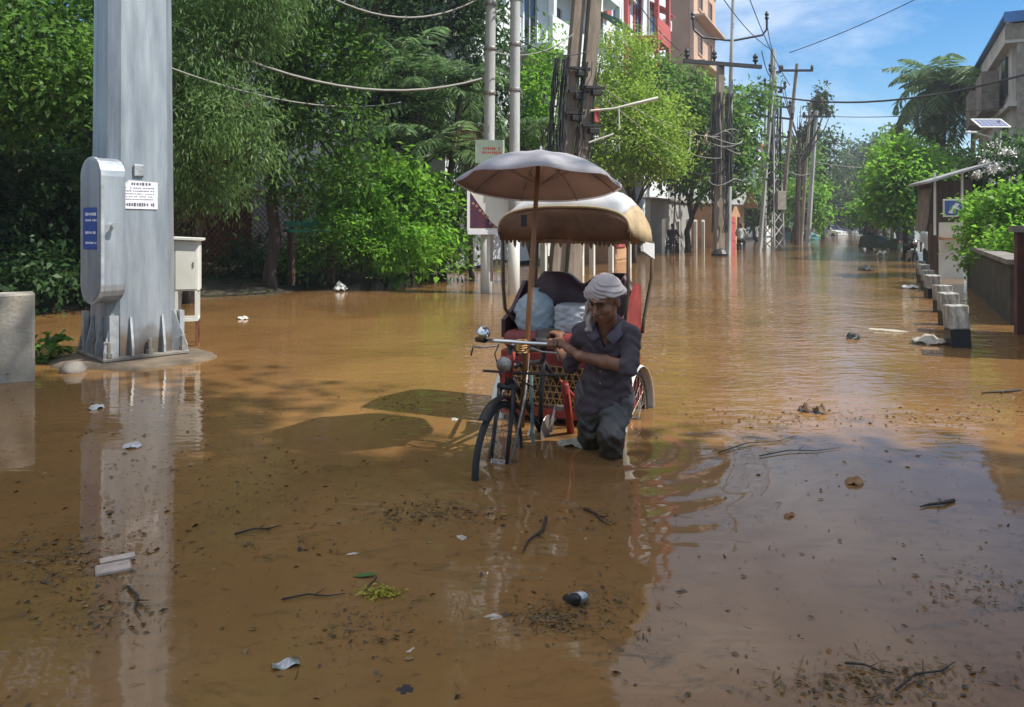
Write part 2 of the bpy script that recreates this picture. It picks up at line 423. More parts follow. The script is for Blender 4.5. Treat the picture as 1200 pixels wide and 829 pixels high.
def ramp(f, p0, p1, c0, c1):
    n = N(t, 'ShaderNodeValToRGB'); n.color_ramp.elements[0].position = p0; n.color_ramp.elements[1].position = p1
    n.color_ramp.elements[0].color = (*c0, 1); n.color_ramp.elements[1].color = (*c1, 1); t.links.new(f, n.inputs[0]); return n.outputs[0]
silt = ramp(noise(.55, 6, (1, 1, 1), .6), .30, .72, (.145, .076, .027), (.235, .126, .047))
scum = ramp(noise(7, 12, (.8, 1.5, 1), 1.2, .74), .50, .68, (0, 0, 0), (1, 1, 1))
zone = ramp(noise(.9, 4, (.8, 1.3, 1)), .40, .62, (.12, .12, .12), (1, 1, 1))
mixc = N(t, 'ShaderNodeMixRGB'); mixc.inputs['Color2'].default_value = (.055, .038, .016, 1)
sx = N(t, 'ShaderNodeSeparateXYZ'); t.links.new(c.outputs['Object'], sx.inputs[0])
nearf = math_('SUBTRACT', 1.0, math_('MULTIPLY', math_('SUBTRACT', sx.outputs['Y'], 4.4), .9)); nearf.node.use_clamp = True
t.links.new(math_('MULTIPLY', math_('MULTIPLY', math_('MULTIPLY', scum, zone), nearf), .85), mixc.inputs['Fac']); t.links.new(silt, mixc.inputs['Color1'])
t.links.new(mixc.outputs[0], b.inputs['Base Color'])
t.links.new(math_('ADD', math_('MULTIPLY', math_('MULTIPLY', scum, zone), .16), .03), b.inputs['Roughness']); b.inputs['IOR'].default_value = 1.333; b.inputs['Specular IOR Level'].default_value = .5
# ripples: rings leave the man and the wheels, wind ripples on the open road
rip = math_('ADD', math_('MULTIPLY', noise(2.2, 2, (.8, 1.7, 1), .5), .9), math_('MULTIPLY', noise(6.5, 2, (.75, 1.5, 1), .5), .62))
far = math_('MULTIPLY', math_('SUBTRACT', sx.outputs['Y'], 4.3), .24); far.node.use_clamp = True
patch = ramp(noise(.22, 2), .34, .60, (.25, .25, .25), (1, 1, 1))
# more breeze towards the middle of the road, calm along the left bank
lat = math_('ADD', math_('MULTIPLY', math_('SUBTRACT', sx.outputs['X'], math_('MULTIPLY', sx.outputs['Y'], .475)), .16), 1.12); lat.node.use_clamp = True
amp = math_('ADD', math_('MULTIPLY', math_('MULTIPLY', far, patch), math_('ADD', math_('MULTIPLY', lat, .9), .22)), .045)
mpw = N(t, 'ShaderNodeMapping'); mpw.inputs['Location'].default_value = (-.55, -4.75, 0); t.links.new(c.outputs['Object'], mpw.inputs[0])
wv = N(t, 'ShaderNodeTexWave', wave_type='RINGS', rings_direction='Z'); wv.inputs['Scale'].default_value = 1.35; wv.inputs['Distortion'].default_value = 5.0; wv.inputs['Detail'].default_value = 2
t.links.new(mpw.outputs[0], wv.inputs['Vector'])
ln = N(t, 'ShaderNodeVectorMath', operation='LENGTH'); t.links.new(mpw.outputs[0], ln.inputs[0])
fall = math_('SUBTRACT', 1.0, math_('MULTIPLY', ln.outputs['Value'], .42)); fall.node.use_clamp = True
hgt = math_('ADD', math_('MULTIPLY', rip, amp), math_('MULTIPLY', math_('MULTIPLY', wv.outputs['Fac'], math_('POWER', fall, 1.6)), .17))
bp = N(t, 'ShaderNodeBump'); bp.inputs['Strength'].default_value = 1.0; bp.inputs['Distance'].default_value = .028
t.links.new(hgt, bp.inputs['Height']); t.links.new(bp.outputs[0], b.inputs['Normal'])
wm = MB(); wm.add([(-300, -60, 0), (700, -60, 0), (700, 1200, 0), (-300, 1200, 0)], [(0, 1, 2, 3)])
wo = wm.build('water', m); wo['kind'] = 'structure'

# ------------------------------------------------------------------ left bank
# big galvanised mast with base gussets
MAST = Vector((-3.98, 8.12, .035))
o = thing('steel_mast', 'huge tapering galvanised steel mast on a low concrete plinth beside the white cabinet', 'pole', MAST, R(45))
def mast_sec(rr, z):
    a, cc = rr, rr * .30
    return [(-a + cc, -a, z), (a - cc, -a, z), (a, -a + cc, z), (a, a - cc, z), (a - cc, a, z), (-a + cc, a, z), (-a, a - cc, z), (-a, -a + cc, z)]
b = MB(); S = [mast_sec(.345, 0), mast_sec(.33, 1.2), mast_sec(.30, 5), mast_sec(.24, 14)]
for i in range(3):
    k = len(b.v); b.add(S[i] + S[i + 1], [(q, (q + 1) % 8, 8 + (q + 1) % 8, 8 + q) for q in range(8)])
M['steel_mast'] = M['steel'].copy(); t = M['steel_mast'].node_tree; bs = t.nodes['Principled BSDF']      # flood-mud line and rust runs near the foot
tcm = N(t, 'ShaderNodeTexCoord'); sm = N(t, 'ShaderNodeSeparateXYZ'); nm = N(t, 'ShaderNodeTexNoise'); nm.inputs['Scale'].default_value = 5; nm.inputs['Detail'].default_value = 8
t.links.new(tcm.outputs['Object'], sm.inputs[0]); t.links.new(tcm.outputs['Object'], nm.inputs['Vector'])
am = N(t, 'ShaderNodeMath', operation='MULTIPLY_ADD'); am.inputs[1].default_value = -.5; t.links.new(nm.outputs['Fac'], am.inputs[0]); t.links.new(sm.outputs['Z'], am.inputs[2])
rm = N(t, 'ShaderNodeMapRange'); rm.inputs['From Min'].default_value = -.10; rm.inputs['From Max'].default_value = .06; rm.inputs['To Min'].default_value = .8; rm.inputs['To Max'].default_value = 0
t.links.new(am.outputs[0], rm.inputs['Value']); mm = N(t, 'ShaderNodeMixRGB'); mm.inputs['Color2'].default_value = (.16, .105, .06, 1); src = bs.inputs['Base Color'].links[0].from_socket
t.links.new(src, mm.inputs['Color1']); t.links.new(rm.outputs[0], mm.inputs['Fac']); t.links.new(mm.outputs[0], bs.inputs['Base Color'])
shaft = b.build('shaft', M['steel_mast'], o)
b = MB(); b.box((0, 0, .02), (.84, .84, .04), bevel=.01); b.build('base_plate', M['concrete_dark'], o)
for k in range(4):
    ang = k * math.pi / 2
    for off in (-.14, .17) if k % 2 == 0 else (-.12, .15):
        g_ = MB(); Mr = rotz(ang)
        pts = [(off, -.343, .04), (off, -.415, .04), (off, -.415, .12), (off, -.355, .42), (off, -.343, .42)]
        g_.prism([Mr @ Vector(p) for p in pts], Mr @ Vector((-.011, 0, 0)), Mr @ Vector((.011, 0, 0)))
        g_.build('gusset', M['steel_edge'], o)
    g_ = MB(); Mr = rotz(ang + math.pi / 4)
    g_.prism([Mr @ Vector(p) for p in ((0, -.40, .04), (0, -.57, .04), (0, -.57, .10), (0, -.43, .46), (0, -.40, .46))], Mr @ Vector((-.011, 0, 0)), Mr @ Vector((.011, 0, 0))); g_.build('gusset', M['steel_edge'], o)
    g_ = MB(); v = rotz(ang) @ Vector((-.31, -.37, .245)); g_.box(v, (.085, .045, .41), rotz(ang)); g_.build('channel', M['steel_edge'], o)
    for off in (-.36, .03, .36):
        q = MB(); v = rotz(ang) @ Vector((off, -.385, 0)); q.lathe([(.02, .04), (.02, .19), (.012, .20)], 8, c=(v.x, v.y, 0)); q.lathe([(.036, .04), (.036, .085)], 6, c=(v.x, v.y, 0)); q.build('anchor_bolt', M['concrete_dark'] if (k + int(off * 10)) % 3 == 0 else M['worn_metal'], o)
b = MB(); b.box((-.06, -.338, 1.90), (.10, .03, .12), bevel=.008); b.build('junction_box', M['steel_edge'], o)
# the notice
no = thing('paper_notice', 'small white printed notice glued on the steel mast with a torn corner', 'notice', at(162, 228, 7.836), R(45))
b = MB(); sh = [(-.175, 0, -.145), (.19, 0, -.15), (.19, 0, .125), (-.09, 0, .14), (-.175, 0, .075)]
b.prism(sh, (0, -.002, 0), (0, .002, 0)); b.build('sheet', M['paper'], no)
b = MB(); b.add([(-.175, -.003, .075), (-.09, -.003, .14), (-.115, -.02, .07)], [(0, 1, 2)]); b.build('torn_corner', M['foam'], no)
b = MB(); rr = random.Random(4)
def glyph_row(b, x0, x1, z, h, y, wmin, wmax, rr, gap=.3):
    x = x0
    while x < x1:
        wd = rr.uniform(wmin, wmax); hh = h * rr.uniform(.7, 1.05)
        b.box((x + wd / 2, y, z), (wd * .75, .001, hh)); 
        x += wd * (1 + gap * rr.random()) + (wd if rr.random() < .12 else 0)
for (z, h, a, e, wd) in ((.105, .032, -.07, .12, .026), (.062, .012, -.08, .15, .016), (.033, .012, -.15, .15, .016), (.004, .010, -.15, .16, .018), (-.024, .010, -.15, .13, .016), (-.052, .010, -.14, .15, .016), (-.104, .036, -.14, .16, .022)):
    glyph_row(b, a, e, z, h, -.0032, wd * .7, wd * 1.2, rr)
b.build('print', M['ink'], no)

pl = MB(); n = 30
rim0 = [(math.cos(2 * math.pi * k / n) * (.84 + .06 * math.sin(3 * k)), math.sin(2 * math.pi * k / n) * (.66 + .05 * math.cos(5 * k)), -.42) for k in range(n)]
rim1 = [(x * .97, y * .95, .012) for (x, y, z) in rim0]; rim2 = [(x * .86, y * .86, .034) for (x, y, z) in rim0]
pl.add(rim0 + rim1 + rim2, [(k, (k + 1) % n, n + (k + 1) % n, n + k) for k in range(n)] + [(n + k, n + (k + 1) % n, 2 * n + (k + 1) % n, 2 * n + k) for k in range(n)] + [tuple(range(2 * n, 3 * n))])
tag(pl.build('concrete_plinth', M['mud'], None, True, (-3.90, 7.98, 0)), 'low worn concrete plinth at the waterline under the steel mast', 'plinth')

# pill shaped cabinet on the mast
o = thing('meter_cabinet', 'pill-shaped galvanised cabinet with a blue sticker fixed to the side of the mast', 'cabinet', (-4.03, 7.66, 1.33), R(-34))
def stadium(hw, hh, n=10):
    p = []
    for k in range(n + 1): a = math.pi * k / n; p.append((hw * math.cos(a), 0, hh - hw + hw * math.sin(a)))
    for k in range(n + 1): a = math.pi + math.pi * k / n; p.append((hw * math.cos(a), 0, -hh + hw + hw * math.sin(a)))
    return p
b = MB(); b.prism(stadium(.185, .715), (0, -.11, 0), (0, .10, 0)); b.build('shell', M['steel'], o)
b = MB(); b.prism(stadium(.192, .722), (0, -.142, 0), (0, -.112, 0)); d_ = b.build('door', M['steel_edge'], o)
b = MB(); b.prism(stadium(.16, .69), (0, -.148, 0), (0, -.1425, 0)); b.build('door_panel', M['steel'], d_)
b = MB(); b.box((.0, -.1505, .02), (.25, .003, .41)); st = b.build('sticker', M['blue_label'], o)
b = MB(); glyph_row(b, -.08, .12, .16, .03, -.1528, .015, .03, rr); glyph_row(b, -.08, .12, .10, .02, -.1528, .015, .02, rr); glyph_row(b, -.08, .10, -.02, .03, -.1528, .012, .02, rr); glyph_row(b, -.08, .12, -.12, .02, -.1528, .012, .02, rr); b.build('sticker_print', M['paper'], st)
b = MB(); b.tube([(.17, -.02, .05), (.26, -.05, .05)], .018, 8); b.lathe([(.03, 0), (.03, .02)], 10, Matrix.Rotation(R(90), 3, 'Y'), (.25, -.047, .05)); b.build('latch', M['chrome'], o)
b = MB(); b.box((-.06, .14, .5), (.12, .1, .06)); b.box((-.06, .14, -.45), (.12, .1, .06)); b.build('bracket', M['steel_edge'], o)

# white service cabinet on legs
o = thing('service_cabinet', 'white sheet-metal cabinet standing on an open leg frame right of the mast', 'cabinet', wp(220, 404), R(17))
b = MB(); b.box((0, 0, .92), (.27, .30, .58), bevel=.008); bx = b.build('body', M['white_paint'], o)
b = MB(); b.box((.0, -.153, .92), (.23, .008, .54), bevel=.002); dr = b.build('door', M['white_paint'], o)
b = MB(); b.box((.075, -.160, .93), (.012, .012, .06)); b.build('handle', M['worn_metal'], dr)
b = MB(); b.box((.01, -.01, 1.225), (.33, .40, .025), Matrix.Rotation(R(3), 3, 'Y')); b.build('roof', M['white_paint'], o)
for sx_ in (-1, 1):
    for sy_ in (-1, 1):
        b = MB(); b.box((sx_ * .105, sy_ * .135, .46), (.03, .03, .34)); lg = b.build('leg', M['white_paint'], o)
        b = MB(); b.box((sx_ * .105, sy_ * .135, -.03), (.026, .026, .63)); b.build('rusty_foot', M['rust'], lg)
b = MB()
for sy_ in (-1, 1): b.box((0, sy_ * .135, .30), (.24, .034, .03))
for sx_ in (-1, 1): b.box((sx_ * .105, 0, .301), (.034, .24, .028))
b.build('bottom_frame', M['white_paint'], o)

# concrete block at the left edge
q = wp(41, 446); b = MB(); b.box((-.75, .12, .17), (1.5, .24, 1.22), bevel=.02)
tag(b.build('concrete_block', mat('block_concrete', (.40, .365, .30), .9, .5, 4, .4, 30, col2=(.25, .22, .17)), None, False, q), 'weathered grey concrete block wall cut by the left edge of the photo', 'block').rotation_euler = (0, 0, R(32))
tree('weed_plant', 'small green leafy weed sprouting in front of the concrete block', wp(46, 424), [(wp(46, 424).x, wp(46, 424).y, .14, .19, .15, .16)], 150, .10, 'leaf_mid', 31, r=.006, cat='weed', spread=.05, per=8)
tree('thin_weed', 'thin brownish dry weed against the face of the concrete block', wp(9, 444), [(wp(9, 444).x, wp(9, 444).y - .05, .16, .13, .1, .22)], 110, .07, 'leaf_dry', 32, r=.006, cat='weed', spread=.05, per=8)
b = MB(); rs_ = random.Random(9)
b.lathe([(0.01, -.05), (.1, -.04), (.12, .03), (.07, .09), (.01, .1)], 9); tag(b.build('stone', M['concrete_dark'], None, True, wp(86, 436)), 'dark rounded stone at the waterline between concrete block and mast', 'stone')

# fence: chain link with rusty posts
def wireframe_fence(name, label, A, B, h, posts, mesh_m):
    A, B = Vector(A), Vector(B); L = (B - A).length; o = thing(name, label, 'fence', A, math.atan2((B - A).y, (B - A).x))
    for i in range(posts):
        x = L * i / (posts - 1); b = MB(); b.tube([(x, 0, -.4), (x, 0, h + .1)], .03, 7); b.build('post', M['rust'], o)
    b = MB(); st = .13
    k = -h
    while k < L:
        x0, z0 = max(k, 0), max(0, -k) if k < 0 else 0
        z0 = max(0, 0 - k) if k < 0 else 0
        z1 = min(h, L - k); x1 = k + z1
        if x1 > x0: b.bar((x0, 0, .15 + z0 * .95), (x1, 0, .15 + z1 * .95), .011)
        # mirrored strand
        xa, xb = max(k, 0), min(k + h, L); za, zb = h - (xa - k), h - (xb - k)
        if xb > xa: b.bar((xa, .012, .15 + za * .95), (xb, .012, .15 + zb * .95), .011)
        k += st
    b.build('mesh', mesh_m, o)
    b = MB(); b.tube([(0, 0, h), (L, 0, h)], .018, 6); b.tube([(0, 0, h * .5), (L, 0, h * .5)], .01, 6); b.build('rail', M['rust'], o)
    return o
wireframe_fence('chain_link_fence', 'rusty chain-link fence under the trees behind the white cabinet', (-7.9, 13.9, .05), (-3.6, 19.6, .05), 2.05, 4, M['rust'])
b = MB(); b.tube([(0, 0, -.4), (0, 0, 2.6)], .04, 7); b.tube([(0, 0, 2.55), (1.1, .15, 2.6)], .03, 6); b.tube([(1.1, .15, 2.65), (1.1, .15, 1.2)], .04, 7)
tag(b.build('gate_post_frame', M['rust'], None, False, at(352, 330, 17.6) * 1.0), 'thin rusty goal-shaped post frame beside the bright green bush', 'post frame')

# old brick red house behind the trees
o = thing('old_house', 'low dark red-brown house half hidden behind the left trees', 'house', (-10.6, 20.6, .15), RA)
b = MB(); b.box((7.5, 3, 2.4), (15, 6, 4.9)); b.build('wall', M['brick_wall'], o)
b = MB(); b.prism([(-.5, -.9, 4.85), (-.5, 3, 6.4), (-.5, 6.9, 4.85), (-.5, 6.9, 4.7), (-.5, 3, 6.2), (-.5, -.9, 4.7)], (0, 0, 0), (16, 0, 0)); b.build('roof', M['rust'], o)
for x in (2.2, 6.2, 10.4, 13.2):
    b = MB()
    for (cx, cz, wd, hh) in ((0, .68, 1.3, .09), (0, -.68, 1.3, .09), (-.61, 0, .08, 1.28), (.61, 0, .08, 1.28), (0, 0, .05, 1.28)): b.box((x + cx, -.03, 2.2 + cz), (wd, .08, hh))
    f_ = b.build('window', M['dark_wood'], o); b = MB(); b.box((x, -.012, 2.2), (1.14, .02, 1.27)); b.build('pane', M['glass'], f_)
# second wall behind far-left trees so the undergrowth is backed by something real
b = MB(); b.box((0, 0, 1.2), (13, .25, 2.9)); b.box((0, 0, 2.7), (13.1, .36, .12))
tag(b.build('boundary_wall', M['moss_wall'], None, False, (-12.6, 9.0, 0)), 'mossy dark boundary wall behind the concrete block and far-left tree', 'wall').rotation_euler = (0, 0, R(57))

# ------------------------------------------------------------------ trees and bushes, left
def lb(px, py, Y, rx, rz, ry=None):
    p = at(px, py, Y); k = Y / F
    return (p.x, p.y, p.z, rx * k, (ry * k) if ry else rx * k, rz * k)
tree('broadleaf_tree', 'leafy tree at the far left behind the concrete block, bright upper leaves', (-9.3, 12.6, .1),
     [lb(40, 60, 11.4, 95, 70), lb(95, 95, 11.2, 42, 48), lb(15, 125, 11.6, 60, 38), lb(-60, 60, 12, 110, 110), lb(110, -10, 12, 60, 40), (-8.6, 11.6, 6.8, 2.2, 1.6, 1.4)], 27000, .108, 'leaf_mid', 1, r=.2, shell=.3)
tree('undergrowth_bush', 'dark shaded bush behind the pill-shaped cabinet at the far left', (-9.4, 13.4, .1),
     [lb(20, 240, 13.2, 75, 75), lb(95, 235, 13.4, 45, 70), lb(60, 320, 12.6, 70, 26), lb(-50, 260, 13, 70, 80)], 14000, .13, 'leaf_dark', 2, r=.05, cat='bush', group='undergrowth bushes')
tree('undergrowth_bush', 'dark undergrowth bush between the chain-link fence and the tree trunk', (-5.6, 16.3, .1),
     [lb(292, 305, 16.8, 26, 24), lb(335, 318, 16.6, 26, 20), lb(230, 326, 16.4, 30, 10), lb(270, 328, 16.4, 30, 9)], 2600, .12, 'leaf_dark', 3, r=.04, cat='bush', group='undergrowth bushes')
tree('feathery_tree', 'feathery fine-leaved tree with drooping pale green sprays right of the mast', (-5.7, 13.6, .1),
     [lb(235, 65, 12.6, 55, 48), lb(262, 140, 12.3, 46, 40), lb(225, 175, 12.5, 40, 36), lb(295, 175, 12.5, 26, 30), lb(240, 220, 13, 42, 26), lb(285, 25, 13, 50, 34), (-4.9, 12.8, 5.6, 1.5, 1.3, 1.0), lb(215, 120, 12.8, 30, 60)], 44000, .082, 'leaf_feather', 4, r=.11, style='feather', spread=.24)
tree('broadleaf_tree', 'tall dark-trunked tree standing behind the chain-link fence left of the bright bush', wp(318, 342),
     [lb(380, 55, 15.3, 62, 62), lb(395, 150, 15.2, 40, 46), lb(345, 130, 15.4, 44, 60), lb(340, 215, 15.4, 34, 32), lb(405, 205, 15.6, 24, 24), lb(330, 20, 15.6, 60, 40), (-3.6, 15.2, 7.4, 2.6, 2.0, 1.3), (-.9, 15.6, 7.9, 2.0, 1.7, 1.1)], 24000, .12, 'leaf_mid', 5, r=.15, top=at(322, 60, 15.8), shell=.35)
tree('round_leaf_bush', 'big glossy round-leaved green bush behind the lower light green bush', (-3.0, 18.4, .1),
     [lb(440, 225, 17.6, 52, 46), lb(495, 245, 17.8, 36, 50), lb(400, 245, 17.6, 34, 36), lb(470, 285, 17.4, 52, 34)], 6800, .17, 'leaf_bright', 6, r=.06, cat='bush', spread=.24, group='bushes on the left bank')
tree('low_bush', 'light yellow-green low bush with small leaves at the waterline', (-3.6, 16.9, .0),
     [lb(425, 265, 16.6, 46, 28), lb(395, 288, 16.6, 36, 30), lb(462, 290, 16.5, 40, 30), lb(350, 300, 16.4, 20, 26)], 7500, .085, 'leaf_bright', 7, r=.05, cat='bush', spread=.16, group='bushes on the left bank')
tree('dark_bush', 'dark green bush at the water beside the sign board post', (-1.6, 18.9, .0),
     [lb(522, 265, 18.6, 28, 50), lb(500, 305, 18.2, 34, 18), lb(540, 240, 19, 20, 34)], 3600, .13, 'leaf_mid', 8, r=.05, cat='bush', group='bushes on the left bank')
b = thing('garden_bench', 'faded green plank seat under the bushes left of the bright bush', 'bench', at(365, 322, 16.2), R(40))
q = MB(); q.box((0, 0, .92), (1.1, .3, .06)); q.box((0, .12, 1.06), (1.1, .04, .12)); q.build('seat', M['green_awning'], b)
for s_ in (-.45, .45):
    q = MB(); q.box((s_, 0, .35), (.06, .25, 1.1)); q.build('leg', M['dark_wood'], b)

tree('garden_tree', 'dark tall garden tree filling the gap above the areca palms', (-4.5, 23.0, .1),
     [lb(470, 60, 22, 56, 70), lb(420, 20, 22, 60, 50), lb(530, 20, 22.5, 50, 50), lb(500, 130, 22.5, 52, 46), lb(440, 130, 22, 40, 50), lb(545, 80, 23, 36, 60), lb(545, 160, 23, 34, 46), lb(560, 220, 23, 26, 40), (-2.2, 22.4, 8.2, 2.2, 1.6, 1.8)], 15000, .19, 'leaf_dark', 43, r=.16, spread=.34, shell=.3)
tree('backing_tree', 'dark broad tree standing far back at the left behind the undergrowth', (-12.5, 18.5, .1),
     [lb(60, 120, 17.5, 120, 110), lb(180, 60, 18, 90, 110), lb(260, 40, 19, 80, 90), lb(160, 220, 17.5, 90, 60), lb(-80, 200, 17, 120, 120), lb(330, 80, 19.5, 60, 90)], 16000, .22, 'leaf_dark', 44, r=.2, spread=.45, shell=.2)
palm('areca_palm', 'clump of dark areca palms above the bright bush beside the pole', (-1.9, 19.0, .1), None, .06, 11, 2.1, 'leaf_palm', 11, ll=.5, lw=.055,
     stems=[(-1.3, .2, 3.2), (-.4, .6, 4.3), (.5, -.1, 3.0), (-.8, .9, 5.2), (.6, .7, 4.7)], bark='dark_wood')
palm('dead_palm', 'withered brown palm fronds hanging beside the sign board pole', (-1.0, 19.4, .1), at(545, 150, 19.2), .06, 6, 1.1, 'leaf_dry', 12, ll=.36, lw=.05, droop=(1.8, 2.6), elev=(-.3, .5))
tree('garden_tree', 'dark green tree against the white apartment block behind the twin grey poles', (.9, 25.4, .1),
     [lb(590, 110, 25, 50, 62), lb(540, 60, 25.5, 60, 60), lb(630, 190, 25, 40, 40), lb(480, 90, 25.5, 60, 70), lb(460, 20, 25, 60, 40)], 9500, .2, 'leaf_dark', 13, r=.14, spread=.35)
tree('garden_tree', 'light green young tree between the grey poles and the brown pole pair', (1.0, 23.2, .1),
     [lb(630, 105, 23, 26, 38), lb(642, 60, 23.5, 18, 22), lb(622, 150, 23, 22, 26)], 2600, .15, 'leaf_bright', 14, r=.05, spread=.22)
palm('areca_palm', 'small palm with arching leaves behind the brown pole pair', (1.0, 22.5, .1), at(636, 150, 22.4), .05, 12, 1.5, 'leaf_palm', 15, ll=.4, lw=.05)
tree('lime_tree', 'lime green feathery tree right of the brown pole pair', (4.3, 27.4, .1),
     [lb(735, 165, 26, 48, 46), lb(710, 120, 26.4, 34, 42), lb(765, 175, 26.2, 36, 34), lb(730, 70, 26.8, 34, 34), lb(700, 195, 26, 30, 28), lb(752, 130, 26.2, 36, 30), lb(778, 185, 26.4, 24, 22)], 26000, .115, 'leaf_lime', 16, r=.1, style='broad', spread=.28)
tree('mango_tree', 'big dark green tree with forked trunk below the tan tower', (8.7, 38.4, .0),
     [lb(782, 105, 37.5, 44, 36), lb(830, 150, 37, 44, 46), lb(770, 135, 38, 40, 46), lb(862, 160, 37.5, 26, 44), lb(815, 205, 37, 46, 26), lb(880, 110, 38, 14, 30), lb(760, 90, 38, 30, 26), lb(872, 205, 37, 18, 32), lb(836, 128, 38, 32, 26)], 14000, .27, 'leaf_mid', 17, r=.17, top=at(812, 190, 38), spread=.38)
tree('mango_tree', 'yellow-green leafy sapling in front of the big dark tree', (7.4, 35.5, .0), [lb(790, 125, 35, 14, 12), lb(800, 145, 35, 16, 10)], 700, .2, 'leaf_lime', 18, r=.04, spread=.2)

# ------------------------------------------------------------------ buildings, left
def house(name, label, loc, rz, cat='building'): return thing(name, label, cat, loc, rz)
def win(o, x, z, wd, hh, y=0, frame='white_wall', grid=2, proj=.06, pane='glass', side=None):
    b = MB()
    for (cx, cz, a, c_) in ((0, hh / 2 + .05, wd + .2, .1), (0, -hh / 2 - .05, wd + .28, .1), (-wd / 2 - .05, 0, .1, hh), (wd / 2 + .05, 0, .1, hh)): b.box((x + cx, y - proj / 2, z + cz), (a, proj + .05, c_))
    for k in range(1, grid): b.box((x - wd / 2 + wd * k / grid, y - .02, z), (.05, .05, hh))
    f_ = b.build('window', M[frame], o)
    b = MB(); b.box((x, y - .004, z), (wd, .02, hh)); b.build('pane', M[pane], f_); return f_
o = house('apartment_block', 'long white apartment block with red framed windows and balconies behind the left trees', (-1.9, 22.0, .1), RA)
Lx, H = 25.7, 16.4
b = MB(); b.box((Lx / 2, 5, H / 2), (Lx, 10, H)); b.build('wall', M['white_wall'], o)
b = MB(); b.box((Lx / 2, 5, H + .25), (Lx + .5, 10.5, .5)); b.build('roof', M['grey_wall'], o)
for k, z in enumerate((4.1, 7.3, 10.5, 13.7)):
    for x in (2.4, 15.8, 22.6): win(o, x, z + 1.25, 1.4, 1.9, frame='white_wall')
    # balcony
    for (x0, x1) in ((4.6, 12.2), (18.0, 20.6)):
        q = MB(); q.box(((x0 + x1) / 2, -.7, z - .1), (x1 - x0, 1.4, .22)); q.box(((x0 + x1) / 2, -1.36, z + .45), (x1 - x0, .1, .9)); bal = q.build('balcony', M['white_wall'] if x0 < 10 else M['red_trim'], o)
        for x in np.arange(x0 + .2, x1 + .01, (x1 - x0 - .4) / (3 if x0 < 10 else 1)):
            q = MB(); q.box((float(x), -1.32, z + 2.05), (.24, .2, 2.3)); q.build('column', M['white_wall'] if x0 < 10 else M['red_trim'], bal)
        for x in np.arange(x0 + 1.2, x1 - .6, 2.4):
            win(o, float(x), z + 1.2, 1.1, 2.1, frame='red_trim' if x0 > 10 else 'white_wall', pane='glass')
    q = MB(); q.box((14.2, -.10, z + 1.3), (.5, .2, 2.6)); q.box((17.2, -.10, z + 1.3), (.35, .2, 2.6)); q.build('red_pilaster', M['red_trim'], o)
    q = MB(); q.prism([(21.4, 0, z + 2.75), (21.4, -.9, z + 2.25), (21.4, -.9, z + 2.2), (21.4, 0, z + 2.65)], (0, 0, 0), (2.4, 0, 0)); q.build('awning', M['red_trim'], o)
q = MB(); q.prism([(9.0, -1.36, 9.5), (9.0, -2.3, 9.0), (9.0, -2.3, 8.95), (9.0, -1.36, 9.4)], (0, 0, 0), (2.6, 0, 0)); q.build('green_awning', M['green_awning'], o)
o = house('tan_tower', 'tan brown apartment tower rising behind the white block and dark tree', (12.7, 54, .1), RA)
b = MB(); b.box((4, 4, 9.6), (8, 8, 19.2)); b.build('wall', M['pink_wall'], o)
b = MB(); b.box((-.02, 4, 9.6), (.06, 7.4, 18.6)); b.build('side_panel', M['tan_wall'], o)
b = MB(); b.box((4, 4, 19.3), (8.6, 8.6, .3)); b.build('roof', M['grey_wall'], o)
for z in (4, 7.4, 10.8, 14.2, 17.4):
    for x in (2.0, 5.6): win(o, x, z, 1.2, 1.4, frame='pink_wall')
    b = MB(); b.box((3.8, -.4, z - 1.6), (8, .8, .14)); b.build('ledge', M['pink_wall'], o)
for x, z in ((3.6, 9.3), (13.2, 9.4), (17.6, 12.4), (24.6, 12.6), (13.2, 6.2)):
    ob_ = bpy.data.objects['apartment_block']; b = MB(); b.box((x, -.22, z), (.85, .36, .6), bevel=.02); ac = b.build('air_conditioner', M['white_paint'], ob_); b = MB(); b.lathe([(.22, 0), (.22, .012)], 14, Matrix.Rotation(R(90), 3, 'X'), (x - .1, -.402, z)); b.build('fan_grille', M['black'], ac)
for x in (1.2, 13.0, 21.2):
    b = MB(); b.tube([(x, -.08, 0), (x, -.08, 16)], .06, 6); b.build('drain_pipe', M['pole_grey'], bpy.data.objects['apartment_block'])
# walls and shops along the left roadside
def rbox(name, label, cat, px, py, L, D, H, m_, extra=None, z0=-.4):
    p = wp(px, py); o = thing(name, label, cat, p, RA); b = MB(); b.box((L / 2, D / 2, (H + z0) / 2), (L, D, H - z0)); b.build('wall', M[m_], o); return o
o = rbox('compound_wall', 'grey plastered compound wall behind the motorcyclist with the dark bike', 'wall', 762, 296.5, 9, .25, 2.55, 'grey_wall')
b = MB(); b.box((4.5, .1, 2.6), (9.2, .45, .1)); b.build('coping', M['concrete'], o)
o = house('roadside_shop', 'orange-brown single storey shop with striped upper wall behind the grey compound wall', wp(757, 294) + Vector((-1.6, 1.5, 0)), RA, 'shop')
b = MB(); b.box((5.5, 3, 1.6), (11, 6, 4.2)); b.build('wall', M['orange_wall'], o)
b = MB(); b.box((3.2, -.12, 3.1), (4.6, .2, 1.0)); b.build('signboard', M['white_wall'], o)
for k in range(9):
    b = MB(); b.box((5.8 + k * .5, -.06, 3.1), (.24, .1, 1.3)); b.build('slat', M['white_wall'], o)
b = MB(); b.box((5.5, 2.6, 3.78), (12, 7.4, .12)); b.build('roof', M['tin'], o)
o = house('red_door_shop', 'small shop with a red shutter under a pale gable left of the pole cluster', wp(852, 290), RA, 'shop')
b = MB(); b.box((3.2, 2.5, 1.1), (6.4, 5, 3.0)); b.build('wall', M['orange_wall'], o)
b = MB(); b.box((1.3, -.06, .75), (2.0, .1, 2.1)); b.build('shutter', M['red_trim'], o)
